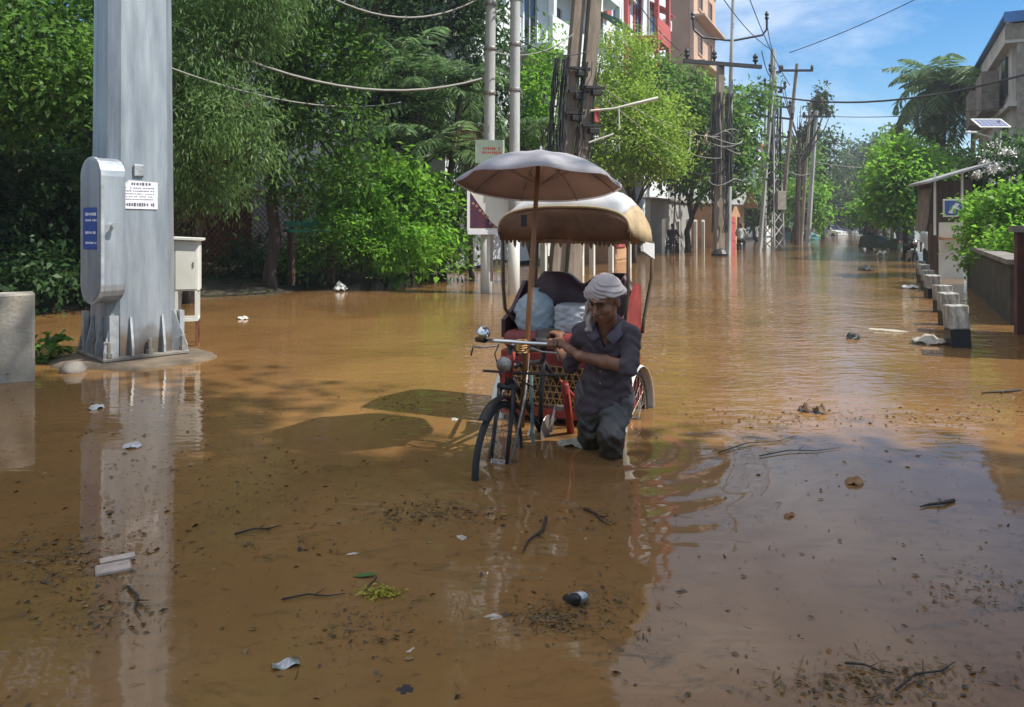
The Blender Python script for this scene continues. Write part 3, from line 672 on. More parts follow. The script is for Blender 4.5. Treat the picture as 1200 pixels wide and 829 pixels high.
b = MB(); b.box((4.3, -.06, .75), (1.4, .1, 2.1)); b.build('door', M['dark_wood'], o)
b = MB(); b.prism([(0, -.9, 2.5), (3.2, -.9, 3.9), (6.4, -.9, 2.5), (6.4, -.9, 2.4), (3.2, -.9, 3.8), (0, -.9, 2.4)], (0, 0, 0), (0, 6.5, 0)); b.build('roof', M['tin'], o)
b = MB(); b.prism([(.1, -.02, 2.6), (6.3, -.02, 2.6), (3.2, -.02, 3.78)], (0, 0, 0), (0, .12, 0)); b.build('gable', M['white_wall'], o)
o = house('far_house', 'cream two storey house with a rounded white water tank behind the pole cluster', (23.5, 74, .1), RA)
b = MB(); b.box((5, 4, 4.4), (10, 8, 8.8)); b.build('wall', M['white_wall'], o)
b = MB(); b.box((5, 4, 8.9), (10.6, 8.6, .25)); b.build('roof', M['red_trim'], o)
b = MB(); b.lathe([(1.3, 0), (1.3, 1.4), (1.1, 1.9), (.4, 2.2), (.3, 2.35)], 16, c=(2, 2, 9)); b.build('water_tank', M['white_wall'], o, True)
for z in (2, 5.4):
    for x in (1.6, 4.8, 8): win(o, x, z + .4, 1.2, 1.4, frame='grey_wall')
    b = MB(); b.box((5, -.6, z + 1.8), (9, 1.2, .15)); b.build('ledge', M['red_trim'], o)
for i, (px, Y, wd, hh, m_, rf, lab) in enumerate(((905, 92, 12, 6, 'pink_wall', 'red_trim', 'pink house with red roof edge far down the left side of the road'), (955, 120, 14, 7, 'grey_wall', 'red_trim', 'grey house with a red upper band deep in the far trees'), (1012, 190, 16, 6, 'white_wall', 'tin', 'pale house at the vanishing end of the flooded road'), (1044, 120, 12, 5, 'grey_wall', 'blue_roof', 'small grey house on the far right side of the road'))):
    p = at(px, HZ, Y); o = house('distant_house', lab, (p.x, p.y, .1), RA)
    b = MB(); b.box((wd / 2, 4, hh / 2 - .2), (wd, 8, hh + .4)); b.build('wall', M[m_], o)
    b = MB(); b.box((wd / 2, 4, hh + .2), (wd + 1, 9, .5)); b.build('roof', M[rf], o)
    for x in np.arange(1.5, wd - 1, 2.8): win(o, float(x), hh * .62, 1.3, 1.3, frame='white_wall')
# white fence posts in front of the compound wall and further left, seen under the rickshaw hood
PG = 'white concrete fence posts along the left roadside'
def white_post(px, py, h, label, wd=.16):
    p = wp(px, py); o = thing('fence_post', label, 'post', p, RA, PG)
    b = MB(); b.box((0, 0, h / 2 - .25), (wd, wd, h + .5)); b.build('shaft', M['white_paint'], o)
    b = MB(); b.prism([(-wd / 2, -wd / 2, h), (wd / 2, -wd / 2, h), (0, -wd / 2, h + wd * .7)], (0, 0, 0), (0, wd, 0)); b.build('cap', M['white_paint'], o); return o
for i, (px, py, h) in enumerate(((778, 297, 1.5), (795, 293.5, 1.5), (806, 292, 1.5), (815, 291, 1.5), (824, 290, 1.5))):
    white_post(px, py, h, ('leftmost white fence post by the motorcyclist in front of the grey wall', 'second white fence post right of the motorcyclist', 'third white fence post, in front of the forked tree trunk', 'fourth white fence post right of the forked tree trunk', 'last white fence post just left of the double utility pole')[i])
for i, (px, py, h) in enumerate(((637, 329, 1.1), (656, 327, 1.3), (681, 323, 1.15), (694, 321, 1.15), (716, 318, 1.0), (737, 314, 1.1))):
    white_post(px, py, h, ('thin white fence post seen under the hood, nearest the umbrella pole', 'broad white fence post with a pointed cap framed under the hood', 'white fence post under the hood right of the broad pointed one', 'second white fence post right of the broad pointed one under the hood', 'white fence post behind the turban under the hood', 'white fence post beside the right hood pole')[i], .28 if i == 1 else .13)
# low rust-coloured kiosk seen through the hood
o = house('orange_kiosk', 'small orange painted roadside kiosk seen through the open hood of the rickshaw', wp(716, 309), RA, 'kiosk')
b = MB(); b.box((1, .6, .75), (2, 1.2, 2.1)); b.build('wall', M['orange_wall'], o)
b = MB(); b.box((1, .5, 1.85), (2.4, 1.7, .08)); b.build('roof', M['tin'], o)
b = MB(); b.box((1, -.03, .9), (1.3, .05, .7)); b.build('hatch', M['red_trim'], o)

# ------------------------------------------------------------------ utility poles and cables
UP = 'utility poles along the left roadside'
def round_pole(px, py, h, r0, r1, label, name='utility_pole', lean=0, paint=True):
    p = wp(px, py); o = thing(name, label, 'pole', p, 0, UP); b = MB()
    b.tube([(lean * t * h, 0, -.5 + t * (h + .5)) for t in (0, .33, .66, 1)], [r0, r0 * .9, r1 * 1.1, r1], 12); b.build('shaft', M['pole_grey'], o, True)
    for z in (2.6, 4.0, 4.9, 5.8):
        b = MB(); b.lathe([(r0 * 1.02, z), (r0 * 1.06, z + .01), (r0 * 1.06, z + .06), (r0 * 1.02, z + .07)], 12, c=(lean * z, 0, 0)); b.build('band', M['worn_metal'], o, True)
    if paint:
        b = MB(); b.tube([(0, 0, -.45), (0, 0, 1.55)], r0 * 1.03, 12); b.build('painted_base', M['white_paint'], o, True)
    return o
poleA = round_pole(570.5, 343, 9.2, .125, .095, 'slim grey round pole carrying the sign boards left of the rickshaw', lean=.013)
poleB = round_pole(602, 345, 9.2, .115, .09, 'slim grey round pole just right of the sign board pole', lean=.005)
# sign boards on pole A
pa = wp(570.5, 343)
o = thing('sign_board', 'small pale green sign board with red lettering high on the grey pole', 'sign', at(574, 178, pa.y - .22), R(6))
b = MB(); b.box((0, 0, 0), (.58, .03, .46), bevel=.006); b.build('board', mat('pale_green', (.55, .66, .50), .6, .15, 5), o)
b = MB(); rr = random.Random(12); glyph_row(b, -.14, .22, .06, .06, -.0165, .035, .05, rr); glyph_row(b, -.16, .2, -.02, .05, -.0165, .03, .04, rr); b.build('lettering', M['red_ink'], o)
b = MB(); b.box((.05, .06, .12), (.3, .1, .04)); b.build('bracket', M['worn_metal'], o)
o = thing('hoarding', 'white framed hoarding with a dark crowd picture on the pole behind the umbrella', 'sign', at(592, 244, pa.y - .26), R(6))
b = MB(); b.box((0, 0, 0), (1.45, .04, .92), bevel=.006); b.build('board', M['white_paint'], o)
b = MB()
for (sx_, sz_, wx_, wz_) in ((0, .48, 1.5, .05), (0, -.48, 1.5, .09), (-.74, 0, .04, .9), (.74, 0, .04, .9)): b.box((sx_, -.01, sz_), (wx_, .06, wz_))
b.build('frame', M['paper'], o)
b = MB(); b.add([(-.70, -.0225, .32), (-.70, -.0225, -.40), (-.14, -.0225, -.40), (-.30, -.0225, -.26), (-.42, -.0225, -.08), (-.55, -.0225, .10)], [(0, 1, 2, 3, 4, 5)]); pic = b.build('picture', mat('print_dark', (.05, .02, .06), .6, .7, 9, col2=(.10, .02, .03)), o)
b = MB(); rr = random.Random(3)
for k in range(7):
    x, z = -.64 + .07 * k, .12 - .075 * k + rr.uniform(-.05, .03); b.lathe([(.03, 0), (.03, .002)], 8, Matrix.Rotation(R(90), 3, 'X'), (x, -.0235, z))
b.build('faces', mat('print_face', (.35, .17, .10), .7), pic)
# brown concrete pole pair with junction boxes and tangled cables
def square_pole(p, h, w0, w1, label, lean=(0, 0), name='utility_pole', m_='pole_brown', d=.8):
    o = thing(name, label, 'pole', p, RA * .3, UP); b = MB()
    r4 = lambda z, wv: [(lean[0] * z - wv / 2, lean[1] * z - wv * d / 2, z), (lean[0] * z + wv / 2, lean[1] * z - wv * d / 2, z), (lean[0] * z + wv / 2, lean[1] * z + wv * d / 2, z), (lean[0] * z - wv / 2, lean[1] * z + wv * d / 2, z)]
    b.add(r4(-.5, w0) + r4(h, w1), [(0, 1, 5, 4), (1, 2, 6, 5), (2, 3, 7, 6), (3, 0, 4, 7), (4, 5, 6, 7)]); b.build('shaft', M[m_], o); return o
pC = wp(651, 331.5); pD = wp(670, 331.5)
oC = square_pole(pC, 9.5, .33, .23, 'leaning brown concrete pole, left one of the pair wrapped in cable bundles', (.088, 0))
oD = square_pole(pD, 9.5, .34, .26, 'leaning brown concrete pole, right one of the pair above the umbrella', (.088, 0))
def bundle(o, n, r, z0, z1, spread, cx, seed, sag=.15, rad=.014, lean=0.):
    rr = random.Random(seed); b = MB()
    for k in range(n):
        a = rr.uniform(0, 6.28); x, y = cx + math.cos(a) * spread, math.sin(a) * spread * .8 - .08
        pts = [(x + lean * (z0 + (z1 - z0) * j / 7) + rr.uniform(-.06, .06) + .03 * math.sin(j), y + rr.uniform(-.05, .05), z0 + (z1 - z0) * j / 7) for j in range(8)]; b.tube(pts, rr.uniform(.6, 1.6) * rad, 5)
    return b.build('cable_bundle', M['wire'], o)
bundle(oC, 26, .1, 1.0, 5.3, .17, -.22, 1, rad=.018, lean=.07); bundle(oC, 8, .1, 3.4, 5.2, .2, .05, 2, lean=.088); bundle(oD, 10, .1, 2.8, 5.2, .19, 0, 3, lean=.088)
for (ob, z, x) in ((oC, 5.05, .1), (oC, 4.5, .1), (oC, 4.0, .05), (oD, 4.6, .1), (oD, 3.7, .1)):
    x += .088 * z; b = MB(); b.box((x, -.2, z), (.5, .12, .06)); b.box((x + .05, -.18, z - .12), (.26, .18, .12), bevel=.01); b.build('clamp', M['black'], ob)
b = MB(); b.box((.54, -.2, 3.95), (.14, .1, .34), bevel=.01); b.build('red_box', M['red_trim'], oD)
b = MB(); b.box((.27, -.24, 2.55), (.32, .2, .44), Matrix.Rotation(R(-18), 3, 'Y'), bevel=.015); b.build('meter_box', mat('tan_box', (.40, .22, .10), .7, .3, 5), oD)
b = MB(); b.box((.22, -.22, 2.5), (.26, .14, .5), bevel=.015); b.build('meter_box', M['concrete'], oC)
b = MB(); b.tube([(.4, -.2, 4.05), (.9, -.4, 4.1), (1.9, -.7, 4.35)], [.03, .025, .05], 6); b.tube([(.35, -.2, 3.3), (.9, -.4, 3.5)], .025, 6); b.tube([(1.0, -.45, 4.1), (1.02, -.45, 3.6)], .02, 5); b.build('lamp_arm', M['white_paint'], oD)
# double pole with crossarm
pE = wp(842, 300)
oE = square_pole(pE, 8.35, .42, .26, 'dark double utility pole with a three-insulator crossarm and coiled cables', (.012, 0), m_='pole_brown')
b = MB(); b.box((.1, -.2, 8.25), (3.9, .14, .16)); b.build('crossarm', M['black'], oE)
for x in (-1.7, -.35, 1.75):
    b = MB(); b.lathe([(.03, 8.3), (.05, 8.42), (.12, 8.48), (.12, 8.54), (.06, 8.58), (.12, 8.63), (.1, 8.7), (.04, 8.8)], 10, c=(x, -.2, 0)); b.build('insulator', M['black'], oE, True)
bundle(oE, 26, .1, 3.0, 7.0, .42, .1, 5, rad=.03); bundle(oE, 12, .1, 1.0, 4.0, .34, 0, 6, rad=.02)
b = MB(); rr = random.Random(5)
for k in range(6):
    cz = rr.uniform(3.1, 5.4); ra = rr.uniform(.45, .95); b = MB(); b.tube([(ra * math.cos(a) + .1, .5 * ra * math.sin(a) - .2, cz + .16 * math.sin(a * 2 + k)) for a in np.linspace(0, 6.0, 16)], .018, 5); b.build('cable_coil', M['wire_pale'], oE)
b = MB(); b.lathe([(.34, -.4), (.36, .1), (.22, .28), (.1, .32)], 10, c=(.0, -.1, 0)); b.build('footing', M['black'], oE)
o = thing('utility_pole', 'tall thin steel pole with a curved bracket standing behind the crossarm pole', 'pole', pE + Vector((.55, .5, 0)), 0, UP)
b = MB(); b.tube([(0, 0, -.4), (.08, 0, 6), (.26, 0, 12.6)], [.13, .11, .06], 8); b.build('shaft', M['pole_grey'], o)
b = MB(); b.tube([(-1.55, 0, 10.4), (-1.5, 0, 9.9), (-1.1, 0, 9.55), (.2, 0, 9.4), (1.5, 0, 9.65), (1.7, 0, 9.9), (1.7, 0, 10.4)], .05, 6); b.build('bracket', M['black'], o)
for x in (-1.55, 1.7):
    b = MB(); b.lathe([(.04, 10.3), (.1, 10.4), (.06, 10.48), (.1, 10.56), (.03, 10.7)], 8, c=(x, 0, 0)); b.build('insulator', M['black'], o)
# lattice style pole cluster
pF = wp(906, 293); o = thing('lattice_pole', 'tall tapering lattice pole with several short crossarms in the pole cluster', 'pole', pF, RA * .5, UP); b = MB()
for sx_, sy_ in ((-1, -1), (1, -1), (1, 1), (-1, 1)): b.bar((sx_ * .42, sy_ * .42, -.4), (sx_ * .05, sy_ * .05, 10.6), .07)
for k in range(15):
    z = k * .7; s0 = .42 - .37 * z / 10.6; s1 = .42 - .37 * (z + .7) / 10.6
    for (a, c_) in (((-1, -1), (1, -1)), ((1, -1), (1, 1)), ((1, 1), (-1, 1)), ((-1, 1), (-1, -1))):
        b.bar((a[0] * s0, a[1] * s0, z), (c_[0] * s1, c_[1] * s1, z + .7), .04)
b.build('lattice', M['pole_grey'], o)
for z, l in ((8.6, 1.6), (7.6, 2.4), (7.0, 2.8), (6.0, 2.2), (9.4, .8)):
    q = MB(); q.box((0, -.12, z), (l, .1, .1))
    for x in (-l / 2, l / 2): q.lathe([(.04, z), (.09, z + .1), (.05, z + .2), (.09, z + .3), (.03, z + .4)], 7, c=(x, -.12, 0))
    q.build('crossarm', M['black'], o)
bundle(o, 16, .1, 2.0, 8.0, .35, 0, 8, rad=.03)
b = MB(); b.box((.1, -.3, 2.6), (.7, .4, 1.0), bevel=.02); b.build('meter_box', M['concrete'], o)
def slim(px, py, top, r, label, px2=None, arms=0, m_='pole_grey'):
    p = wp(px, py); q = at(px2 if px2 else px, top, p.y) - p
    o = thing('utility_pole', label, 'pole', p, 0, UP); b = MB(); b.tube([(0, 0, -.4), q * .5, q], [r * 1.25, r, r * .75], 8); b.build('shaft', M[m_], o)
    for k in range(arms):
        z = q.z - .4 - k * .9; c_ = MB(); c_.box((q.x * z / q.z, -.1, z), (1.8, .12, .12))
        for x in (-.85, .85): c_.lathe([(.05, z), (.1, z + .15), (.05, z + .3)], 6, c=(q.x * z / q.z + x, -.1, 0))
        c_.build('crossarm', M['black'], o)
    return o
slim(889, 295, 78, .10, 'slender leaning pole just left of the lattice pole', 908, 0)
slim(896, 291, 100, .09, 'thin straight pole half hidden behind the lattice pole', 897, 1)
slim(912, 291, 75, .12, 'dark bent pole just right of the lattice pole', 934, 1, 'pole_brown')
slim(946, 287, 130, .15, 'leaning grey pole below the dark-topped leaning tree', 957, 1)
slim(938, 285, 120, .12, 'dark slanted pole behind the leaning grey pole', 950, 0, 'pole_brown')
for i, (px, py, top) in enumerate(((968, 277, 180), (978, 274.5, 165), (990, 272.5, 190), (1002, 271, 200), (960, 280, 150), (973, 276, 195), (995, 273, 175), (1022, 276, 185))):
    slim(px, py, top, .16, ('distant pole right of the leaning grey pole', 'distant taller pole beneath the notch of blue sky', 'distant pole in the middle of the far trees', 'most distant pole at the end of the road', 'slender distant pole just right of the leaning tree', 'short distant pole behind the white car', 'thin distant pole left of the road end', 'distant pole on the right before the dark auto rickshaw')[i], None, 1)
slim(1055, 292, 205, .07, 'thin grey pole on the right roadside left of the dark motorcycle')
# street lamp luminaires
def lamp(px, py, Y, label, L=1.3):
    o = thing('street_lamp', label, 'street lamp', at(px, py, Y)); b = MB(); b.tube([(0, 0, 0), (.05, 0, .9)], .03, 6); b.tube([(0, 0, .1), (-L, 0, -.35)], .03, 6); b.build('arm', M['white_paint'], o)
    b = MB(); b.box((-L - .1, 0, -.38), (.5, .2, .1), Matrix.Rotation(R(-20), 3, 'Y'), bevel=.02); b.build('lamp_head', M['white_paint'], o); return o
lamp(808, 178, 33.0, 'white angular street lamp arm before the dark tree left of the double pole', .8)
# cables
CG = 'overhead cables'
def cable(name, label, A, B, sag, r, m_='wire', n=14):
    A, B = Vector(A), Vector(B); b = MB(); b.tube([A.lerp(B, k / n) - Vector((0, 0, sag * 4 * (k / n) * (1 - k / n))) - A for k in range(n + 1)], r, 5, cap=False)
    return tag(b.build(name, M[m_], None, True, A), label, 'cable', CG)
cable('overhead_cable', 'thick pale hose-like cable drooping in front of the left trees to the grey pole', at(180, 18, 12.0), at(566, 92, 15.4), .62, .022, 'wire_pale')
cable('overhead_cable', 'pale cable crossing the top left of the tree canopy', at(370, -12, 13), at(575, -10, 15.5), .5, .018, 'wire_pale')
cable('overhead_cable', 'thin pale cable running left behind the steel mast through the feathery tree', at(150, 60, 10.5), at(470, 120, 17), .35, .012, 'wire_pale')
tE = pE + Vector((0, 0, 8.75)); tF = pF + Vector((0, 0, 9.2))
cable('overhead_cable', 'cable from the left end of the crossarm to the brown pole pair', pE + Vector((-1.7, -.2, 8.8)), pD + Vector((0, 0, 9.3)), .5, .018)
cable('overhead_cable', 'cable from the right end of the crossarm to the lattice pole', pE + Vector((1.8, -.2, 8.8)), tF, .4, .02)
cable('overhead_cable', 'cable from the curved bracket down to the lattice pole top', pE + Vector((2.2, .5, 10.6)), pF + Vector((0, 0, 10.5)), .3, .02)
cable('overhead_cable', 'upper cable leaving the frame top above the curved bracket', at(835, -20, 30), pF + Vector((0, 0, 10.55)), .35, .02)
cable('overhead_cable', 'second upper cable crossing the blue sky to the lattice pole', at(868, -30, 32), pF + Vector((.9, 0, 8.7)), .4, .02)
cable('overhead_cable', 'thick dark cable crossing the sky to the right building', at(905, 112, 41), at(1235, 78, 27), .75, .045)
cable('overhead_cable', 'thin cable crossing low over the sky to the palm on the right', at(950, 135, 50), at(1230, 120, 27), .3, .02)
cable('overhead_cable', 'faint slanting cable across the clouds from upper right to the lattice pole', at(1130, -30, 34), at(925, 62, 41), .2, .022)
for i, (x0, y0, Y0, x1, y1, Y1, sg) in enumerate(((700, 108, 18.3, 848, 185, 33.4, .5), (700, 125, 18.3, 848, 200, 33.4, .7), (695, 95, 18.3, 846, 160, 33.4, .4), (850, 190, 33.4, 905, 190, 41, .5), (850, 205, 33.4, 905, 200, 41, .4), (850, 175, 33.4, 905, 172, 41, .4), (905, 185, 41, 955, 200, 55, .6), (905, 170, 41, 957, 172, 55, .5), (955, 190, 55, 1100, 188, 60, .5), (957, 180, 55, 1100, 180, 62, .5), (575, 60, 15.6, 672, 40, 18, .25), (606, 45, 15.3, 690, 60, 18.2, .2))):
    cable('overhead_cable', ('sagging cable from the right brown pole to the double pole, upper strand', 'sagging cable from the right brown pole to the double pole, lowest strand', 'sagging cable from the left brown pole to the double pole', 'cable between double pole and lattice pole, middle strand', 'cable between double pole and lattice pole, lowest strand', 'cable between double pole and lattice pole, top strand', 'cable from lattice pole to leaning grey pole, lower strand', 'cable from lattice pole to leaning grey pole, upper strand', 'cable from leaning grey pole into the right trees, lower strand', 'cable from leaning grey pole into the right trees, upper strand', 'short cable from sign board pole to the brown pole pair', 'short cable from the second grey pole to the brown pole pair')[i], at(x0, y0, Y0), at(x1, y1, Y1), sg, .02 if Y0 > 25 else .012, 'wire' if i % 2 else 'wire_pale')

# ------------------------------------------------------------------ right side
BG = 'concrete kerb blocks along the right footpath'
for i, (px, py, wpx, top) in enumerate(((1130.5, 408, 25, 359), (1118, 382.5, 20, 344), (1110.5, 367, 18, 335), (1097, 350, 16, 323), (1091, 340, 13, 317), (1084.5, 332, 11, 310), (1081, 324, 9, 306))):
    p = wp(px, py); h = (py - top) * p.y / F; wd = wpx * p.y / F * .88
    o = thing('kerb_block', ('nearest concrete kerb block, stained white above and black below', 'second kerb block from the front, pale weathered face', 'third kerb block from the front', 'fourth kerb block from the front, flat pale top', 'fifth kerb block from the front', 'sixth kerb block from the front', 'farthest visible kerb block near the man in the pale shirt')[i], 'kerb block', p + Vector((0, wd * .6, 0)), R(-8 + (i * 37 % 11) - 5), BG); o.rotation_euler[0] = R((i * 53 % 7) - 3); o.rotation_euler[1] = R((i * 29 % 7) - 3)
    b = MB(); b.box((0, 0, h / 2 + h * .21), (wd, wd * 1.15, h * .58), bevel=.012); b.build('white_block', M['concrete_white'] if 'concrete_white' in M else M.setdefault('concrete_white', mat('stained_white_concrete', (.52, .51, .47), .85, .6, 7, .3, 30, col2=(.10, .10, .085), stretch=(1.5, 1.5, .5))), o)
    b = MB(); b.box((0, 0, h * .21 - .12), (wd * .97, wd * 1.12, h * .42 + .24)); b.build('black_base', M['black'], o)
# wall with gate
A, B = wp(1194, 393), wp(1131, 333); ang = math.atan2((B - A).y, (B - A).x); Lw = (B - A).length
o = thing('roadside_wall', 'stained low brown wall behind the kerb blocks, under the overhanging bush', 'wall', A, ang)
b = MB(); b.box((Lw * .55, -.15, .22), (Lw * .86, .25, 1.24)); b.build('panel', M['moss_wall'], o)
b = MB(); b.box((Lw * .55, -.15, .87), (Lw * .87, .34, .07)); b.build('coping', M['concrete_dark'], o)
o = thing('dark_gate', 'dark metal gate with reddish pillar at the right edge of the photo', 'gate', A - Vector((math.cos(ang), math.sin(ang), 0)) * 1.85, ang)
for x in (.05, 2.0):
    b = MB(); b.box((x, -.15, .42), (.32, .34, 1.75), bevel=.01); pl_ = b.build('pillar', M['brick_wall'], o); b = MB(); b.box((x, -.15, 1.33), (.42, .44, .08)); b.build('pillar_cap', M['concrete_dark'], pl_)
b = MB(); b.box((1.02, -.15, .5), (1.56, .05, 1.5)); b.build('gate_leaf', M['black'], o)
b = MB()
for k in range(7): b.box((.33 + k * .23, -.105 + .27 * 0 - .0, .5), (.03, .03, 1.52))
b.build('gate_bar', M['dark_wood'], o)
b = MB(); b.box((1.02, -.15, 1.31), (1.56, .12, .06)); b.build('top_rail', M['rust'], o)
# kiosk
kb = wp(1112, 326); o = thing('roadside_kiosk', 'raised wooden kiosk with a slanting tin roof and pale sheet below', 'kiosk', kb, R(-14))
b = MB(); b.prism([(-.7, -.75, 2.45), (.75, -.75, 2.9), (.75, -.75, 2.85), (-.7, -.75, 2.39)], (0, 0, 0), (0, 1.9, 0)); b.build('roof', M['tin'], o)
b = MB(); b.box((.05, .6, 1.85), (1.0, 1.0, 1.3)); b.build('cabin', M['dark_wood'], o)
b = MB(); b.box((-.52, .35, 1.75), (.05, 1.0, 1.1), Matrix.Rotation(R(6), 3, 'Y')); b.build('side_panel', M['bark_pale'], o)
b = MB(); b.box((.05, .0, .45), (.58, .05, 1.95)); b.build('pale_sheet', M['white_paint'], o)
b = MB(); b.box((-.36, .05, .45), (.22, .08, 1.9)); b.build('plank', M['dark_wood'], o)
for x in (-.42, .2):
    b = MB(); b.box((x, -.35, 1.9), (.05, .05, 1.6)); b.build('post', M['white_paint'], o)
b = MB(); b.box((.05, -.4, 1.02), (.7, .5, .07)); b.build('counter', M['orange_wall'], o)
s_ = thing('kiosk_sign', 'small blue sign with white frame hanging on the kiosk front', 'sign', at(1117, 244, kb.y - .85), R(-14))
b = MB(); b.box((0, 0, 0), (.46, .03, .44), bevel=.005); b.build('frame', M['white_paint'], s_)
b = MB(); b.box((0, -.0165, 0), (.38, .003, .36)); b.build('face', mat('sign_blue', (.07, .12, .36), .5, .4, 14), s_)
b = MB(); b.add([(-.12, -.0195, -.12), (-.02, -.0195, -.14), (.14, -.0195, .10), (.05, -.0195, .13)], [(0, 1, 2, 3)]); b.add([(.02, -.0195, -.02), (.13, -.0195, -.04), (.13, -.0195, .02)], [(0, 1, 2)]); b.build('emblem', M['paper'], s_)
# grey building at the right
o = house('grey_building', 'unfinished grey three storey building with blue sheet roof at the right edge', (18.75, 29.0, .1), R(-26))
# local x along the face towards the camera, local y away
b = MB(); b.box((5, 6, 4.1), (10, 12, 8.2)); b.build('wall', M['pale_concrete'], o)
for z in (3.0, 5.7): 
    b = MB(); b.box((5.0, 5.7, z), (10.4, 12.8, .18)); b.build('ledge', M['pale_concrete'], o)
b = MB(); b.box((5.0, 5.7, 8.0), (10.6, 12.9, .14)); b.build('slab', M['pale_concrete'], o)
b = MB(); b.prism([(-.35, -.9, 9.0), (-.35, 12, 9.1), (-.35, 12, 9.04), (-.35, -.9, 8.92)], (0, 0, 0), (10.9, 0, 0)); b.prism([(-.35, -.92, 9.05), (10.5, -.92, 9.05), (10.5, -.92, 8.66), (-.35, -.92, 8.66)], (0, 0, 0), (0, .04, 0)); b.build('roof', M['blue_roof'], o)
b = MB(); b.box((-.1, 5.7, 8.48), (.12, 12.6, .8)); b.build('side_parapet', M['pale_concrete'], o)
b = MB(); b.box((5.0, -.72, 8.35), (10.6, .12, .56)); b.build('parapet', M['concrete'], o)
for z in (4.3, 7.0):
    for x in (2.4, 6.4): win(o, x, z, 1.6, 1.5, frame='concrete', proj=.1, pane='grey_wall')
    for y in (1.5, 4.5, 7.5, 10.5):
        b = MB(); b.box((-.05, y, z), (.12, 1.1, 1.5)); b.build('side_window', M['glass'], o)
for x in (.2, 4.4, 9.4):
    b = MB(); b.box((x, -.58, 4.1), (.26, .26, 8.2)); b.build('column', M['concrete'], o)
for y in (3, 8):
    b = MB(); b.box((-.5, y, 6.6), (.6, 2.2, 1.6)); b.build('balcony_cage', M['concrete_dark'], o)
b = MB(); b.tube([(.9, -.82, .5), (.9, -.82, 8.0)], .07, 6); b.build('drain_pipe', M['white_paint'], o)
# solar street light
sp_ = at(1160, 145, 24.0); o = thing('solar_lamp', 'solar street light with tilted panel in front of the grey building', 'street lamp', (sp_.x + .3, sp_.y, 0))
b = MB(); b.tube([(0, 0, -.3), (0, 0, sp_.z + .1)], .05, 8); b.build('pole', M['pole_grey'], o)
b = MB(); b.box((-.3, -.05, sp_.z), (.95, .62, .03), Matrix.Rotation(R(32), 3, 'X')); pn = b.build('panel_frame', M['white_paint'], o)
b = MB()
for i in range(6):
    for j in range(3): b.box(Vector((-.3, -.05, sp_.z)) + Matrix.Rotation(R(32), 3, 'X') @ Vector((-.36 + i * .145, -.18 + j * .18, .018)), (.125, .16, .006), Matrix.Rotation(R(32), 3, 'X'))
b.build('cells', M['panel'], pn)
b = MB(); b.tube([(0, 0, sp_.z - .5), (-.9, -.2, sp_.z - .3)], .025, 6); b.box((-1.0, -.22, sp_.z - .3), (.35, .12, .06), bevel=.01); b.build('lamp_head', M['white_paint'], o)
# trees right
tree('round_tree', 'bright green tree left of the kiosk below the coconut palm', (15.4, 30.5, .1),
     [lb(1062, 188, 30, 24, 26), lb(1048, 212, 29.5, 22, 28), lb(1082, 222, 29, 24, 26), lb(1040, 238, 30, 16, 22), lb(1092, 205, 30, 18, 18), lb(1068, 245, 29, 22, 20)], 9500, .2, 'leaf_bright', 21, r=.12, spread=.3)
palm('coconut_palm', 'tall coconut palm with dense drooping fronds beside the grey building', (22.0, 40.0, .1), at(1108, 106, 40), .17, 60, 3.5, 'leaf_palm', 22, ll=.85, lw=.11, droop=(.9, 2.7), elev=(-.5, 1.55), nl=36)
palm('coconut_palm', 'smaller coconut palm behind the tall one at the grey building', (25.5, 43.0, .1), at(1142, 108, 43), .15, 34, 3.2, 'leaf_palm', 23, ll=.75, lw=.075, droop=(1.2, 2.2), elev=(-.1, 1.3))
tree('green_tree', 'mid green tree behind the kiosk under the palm fronds', (18.8, 34.5, .1), [lb(1122, 205, 33, 24, 22), lb(1095, 192, 34, 18, 16), lb(1142, 212, 32, 24, 20)], 5200, .24, 'leaf_mid', 24, r=.12, spread=.36)
fb = tree('flowering_bush', 'dark bush covered in white blossom above the wall at the right edge', (13.2, 20.8, .1), [lb(1180, 195, 20.5, 36, 32), lb(1205, 225, 20, 34, 34), lb(1155, 225, 20.5, 26, 26)], 5200, .14, 'leaf_dark', 25, r=.07, cat='bush', spread=.22)
rng = np.random.default_rng(5); nP = 1500
P, D = crown_points([[*(np.array(lb(1180, 186, 20.3, 34, 18)[:3]) - np.array(fb.location)), *lb(1180, 186, 20.3, 34, 16)[3:]], [*(np.array(lb(1168, 207, 20, 34, 14)[:3]) - np.array(fb.location)), *lb(1168, 207, 20, 30, 10)[3:]]], 44, 34, .075, rng, .6)
link('blossom', mesh_quads('blossom', leaf_quads(P, unit(rng.normal(0, 1, P.shape) + D), np.full(len(P), .075), np.full(len(P), .06), rng), len(P)), M['petal'], fb)
tree('overhanging_bush', 'light green bush spilling over the low wall right of the kiosk', (10.6, 16.8, .3), [lb(1164, 262, 16.4, 24, 24), lb(1188, 245, 16, 24, 26), lb(1152, 283, 17, 16, 14), lb(1205, 262, 15.5, 24, 24), lb(1158, 240, 17.5, 16, 16), lb(1165, 295, 15.5, 16, 18), lb(1182, 290, 14, 14, 18), lb(1148, 305, 17.2, 10, 14)], 7500, .12, 'leaf_bright', 26, r=.05, cat='bush', spread=.18)
tree('shade_tree', 'leafy tree above the low wall at the right edge behind the flowering bush', (16.5, 24.5, .1), [lb(1205, 205, 24, 40, 40), lb(1150, 255, 24, 24, 22), lb(1180, 225, 24.5, 30, 26)], 4200, .2, 'leaf_mid', 27, r=.1, spread=.3)
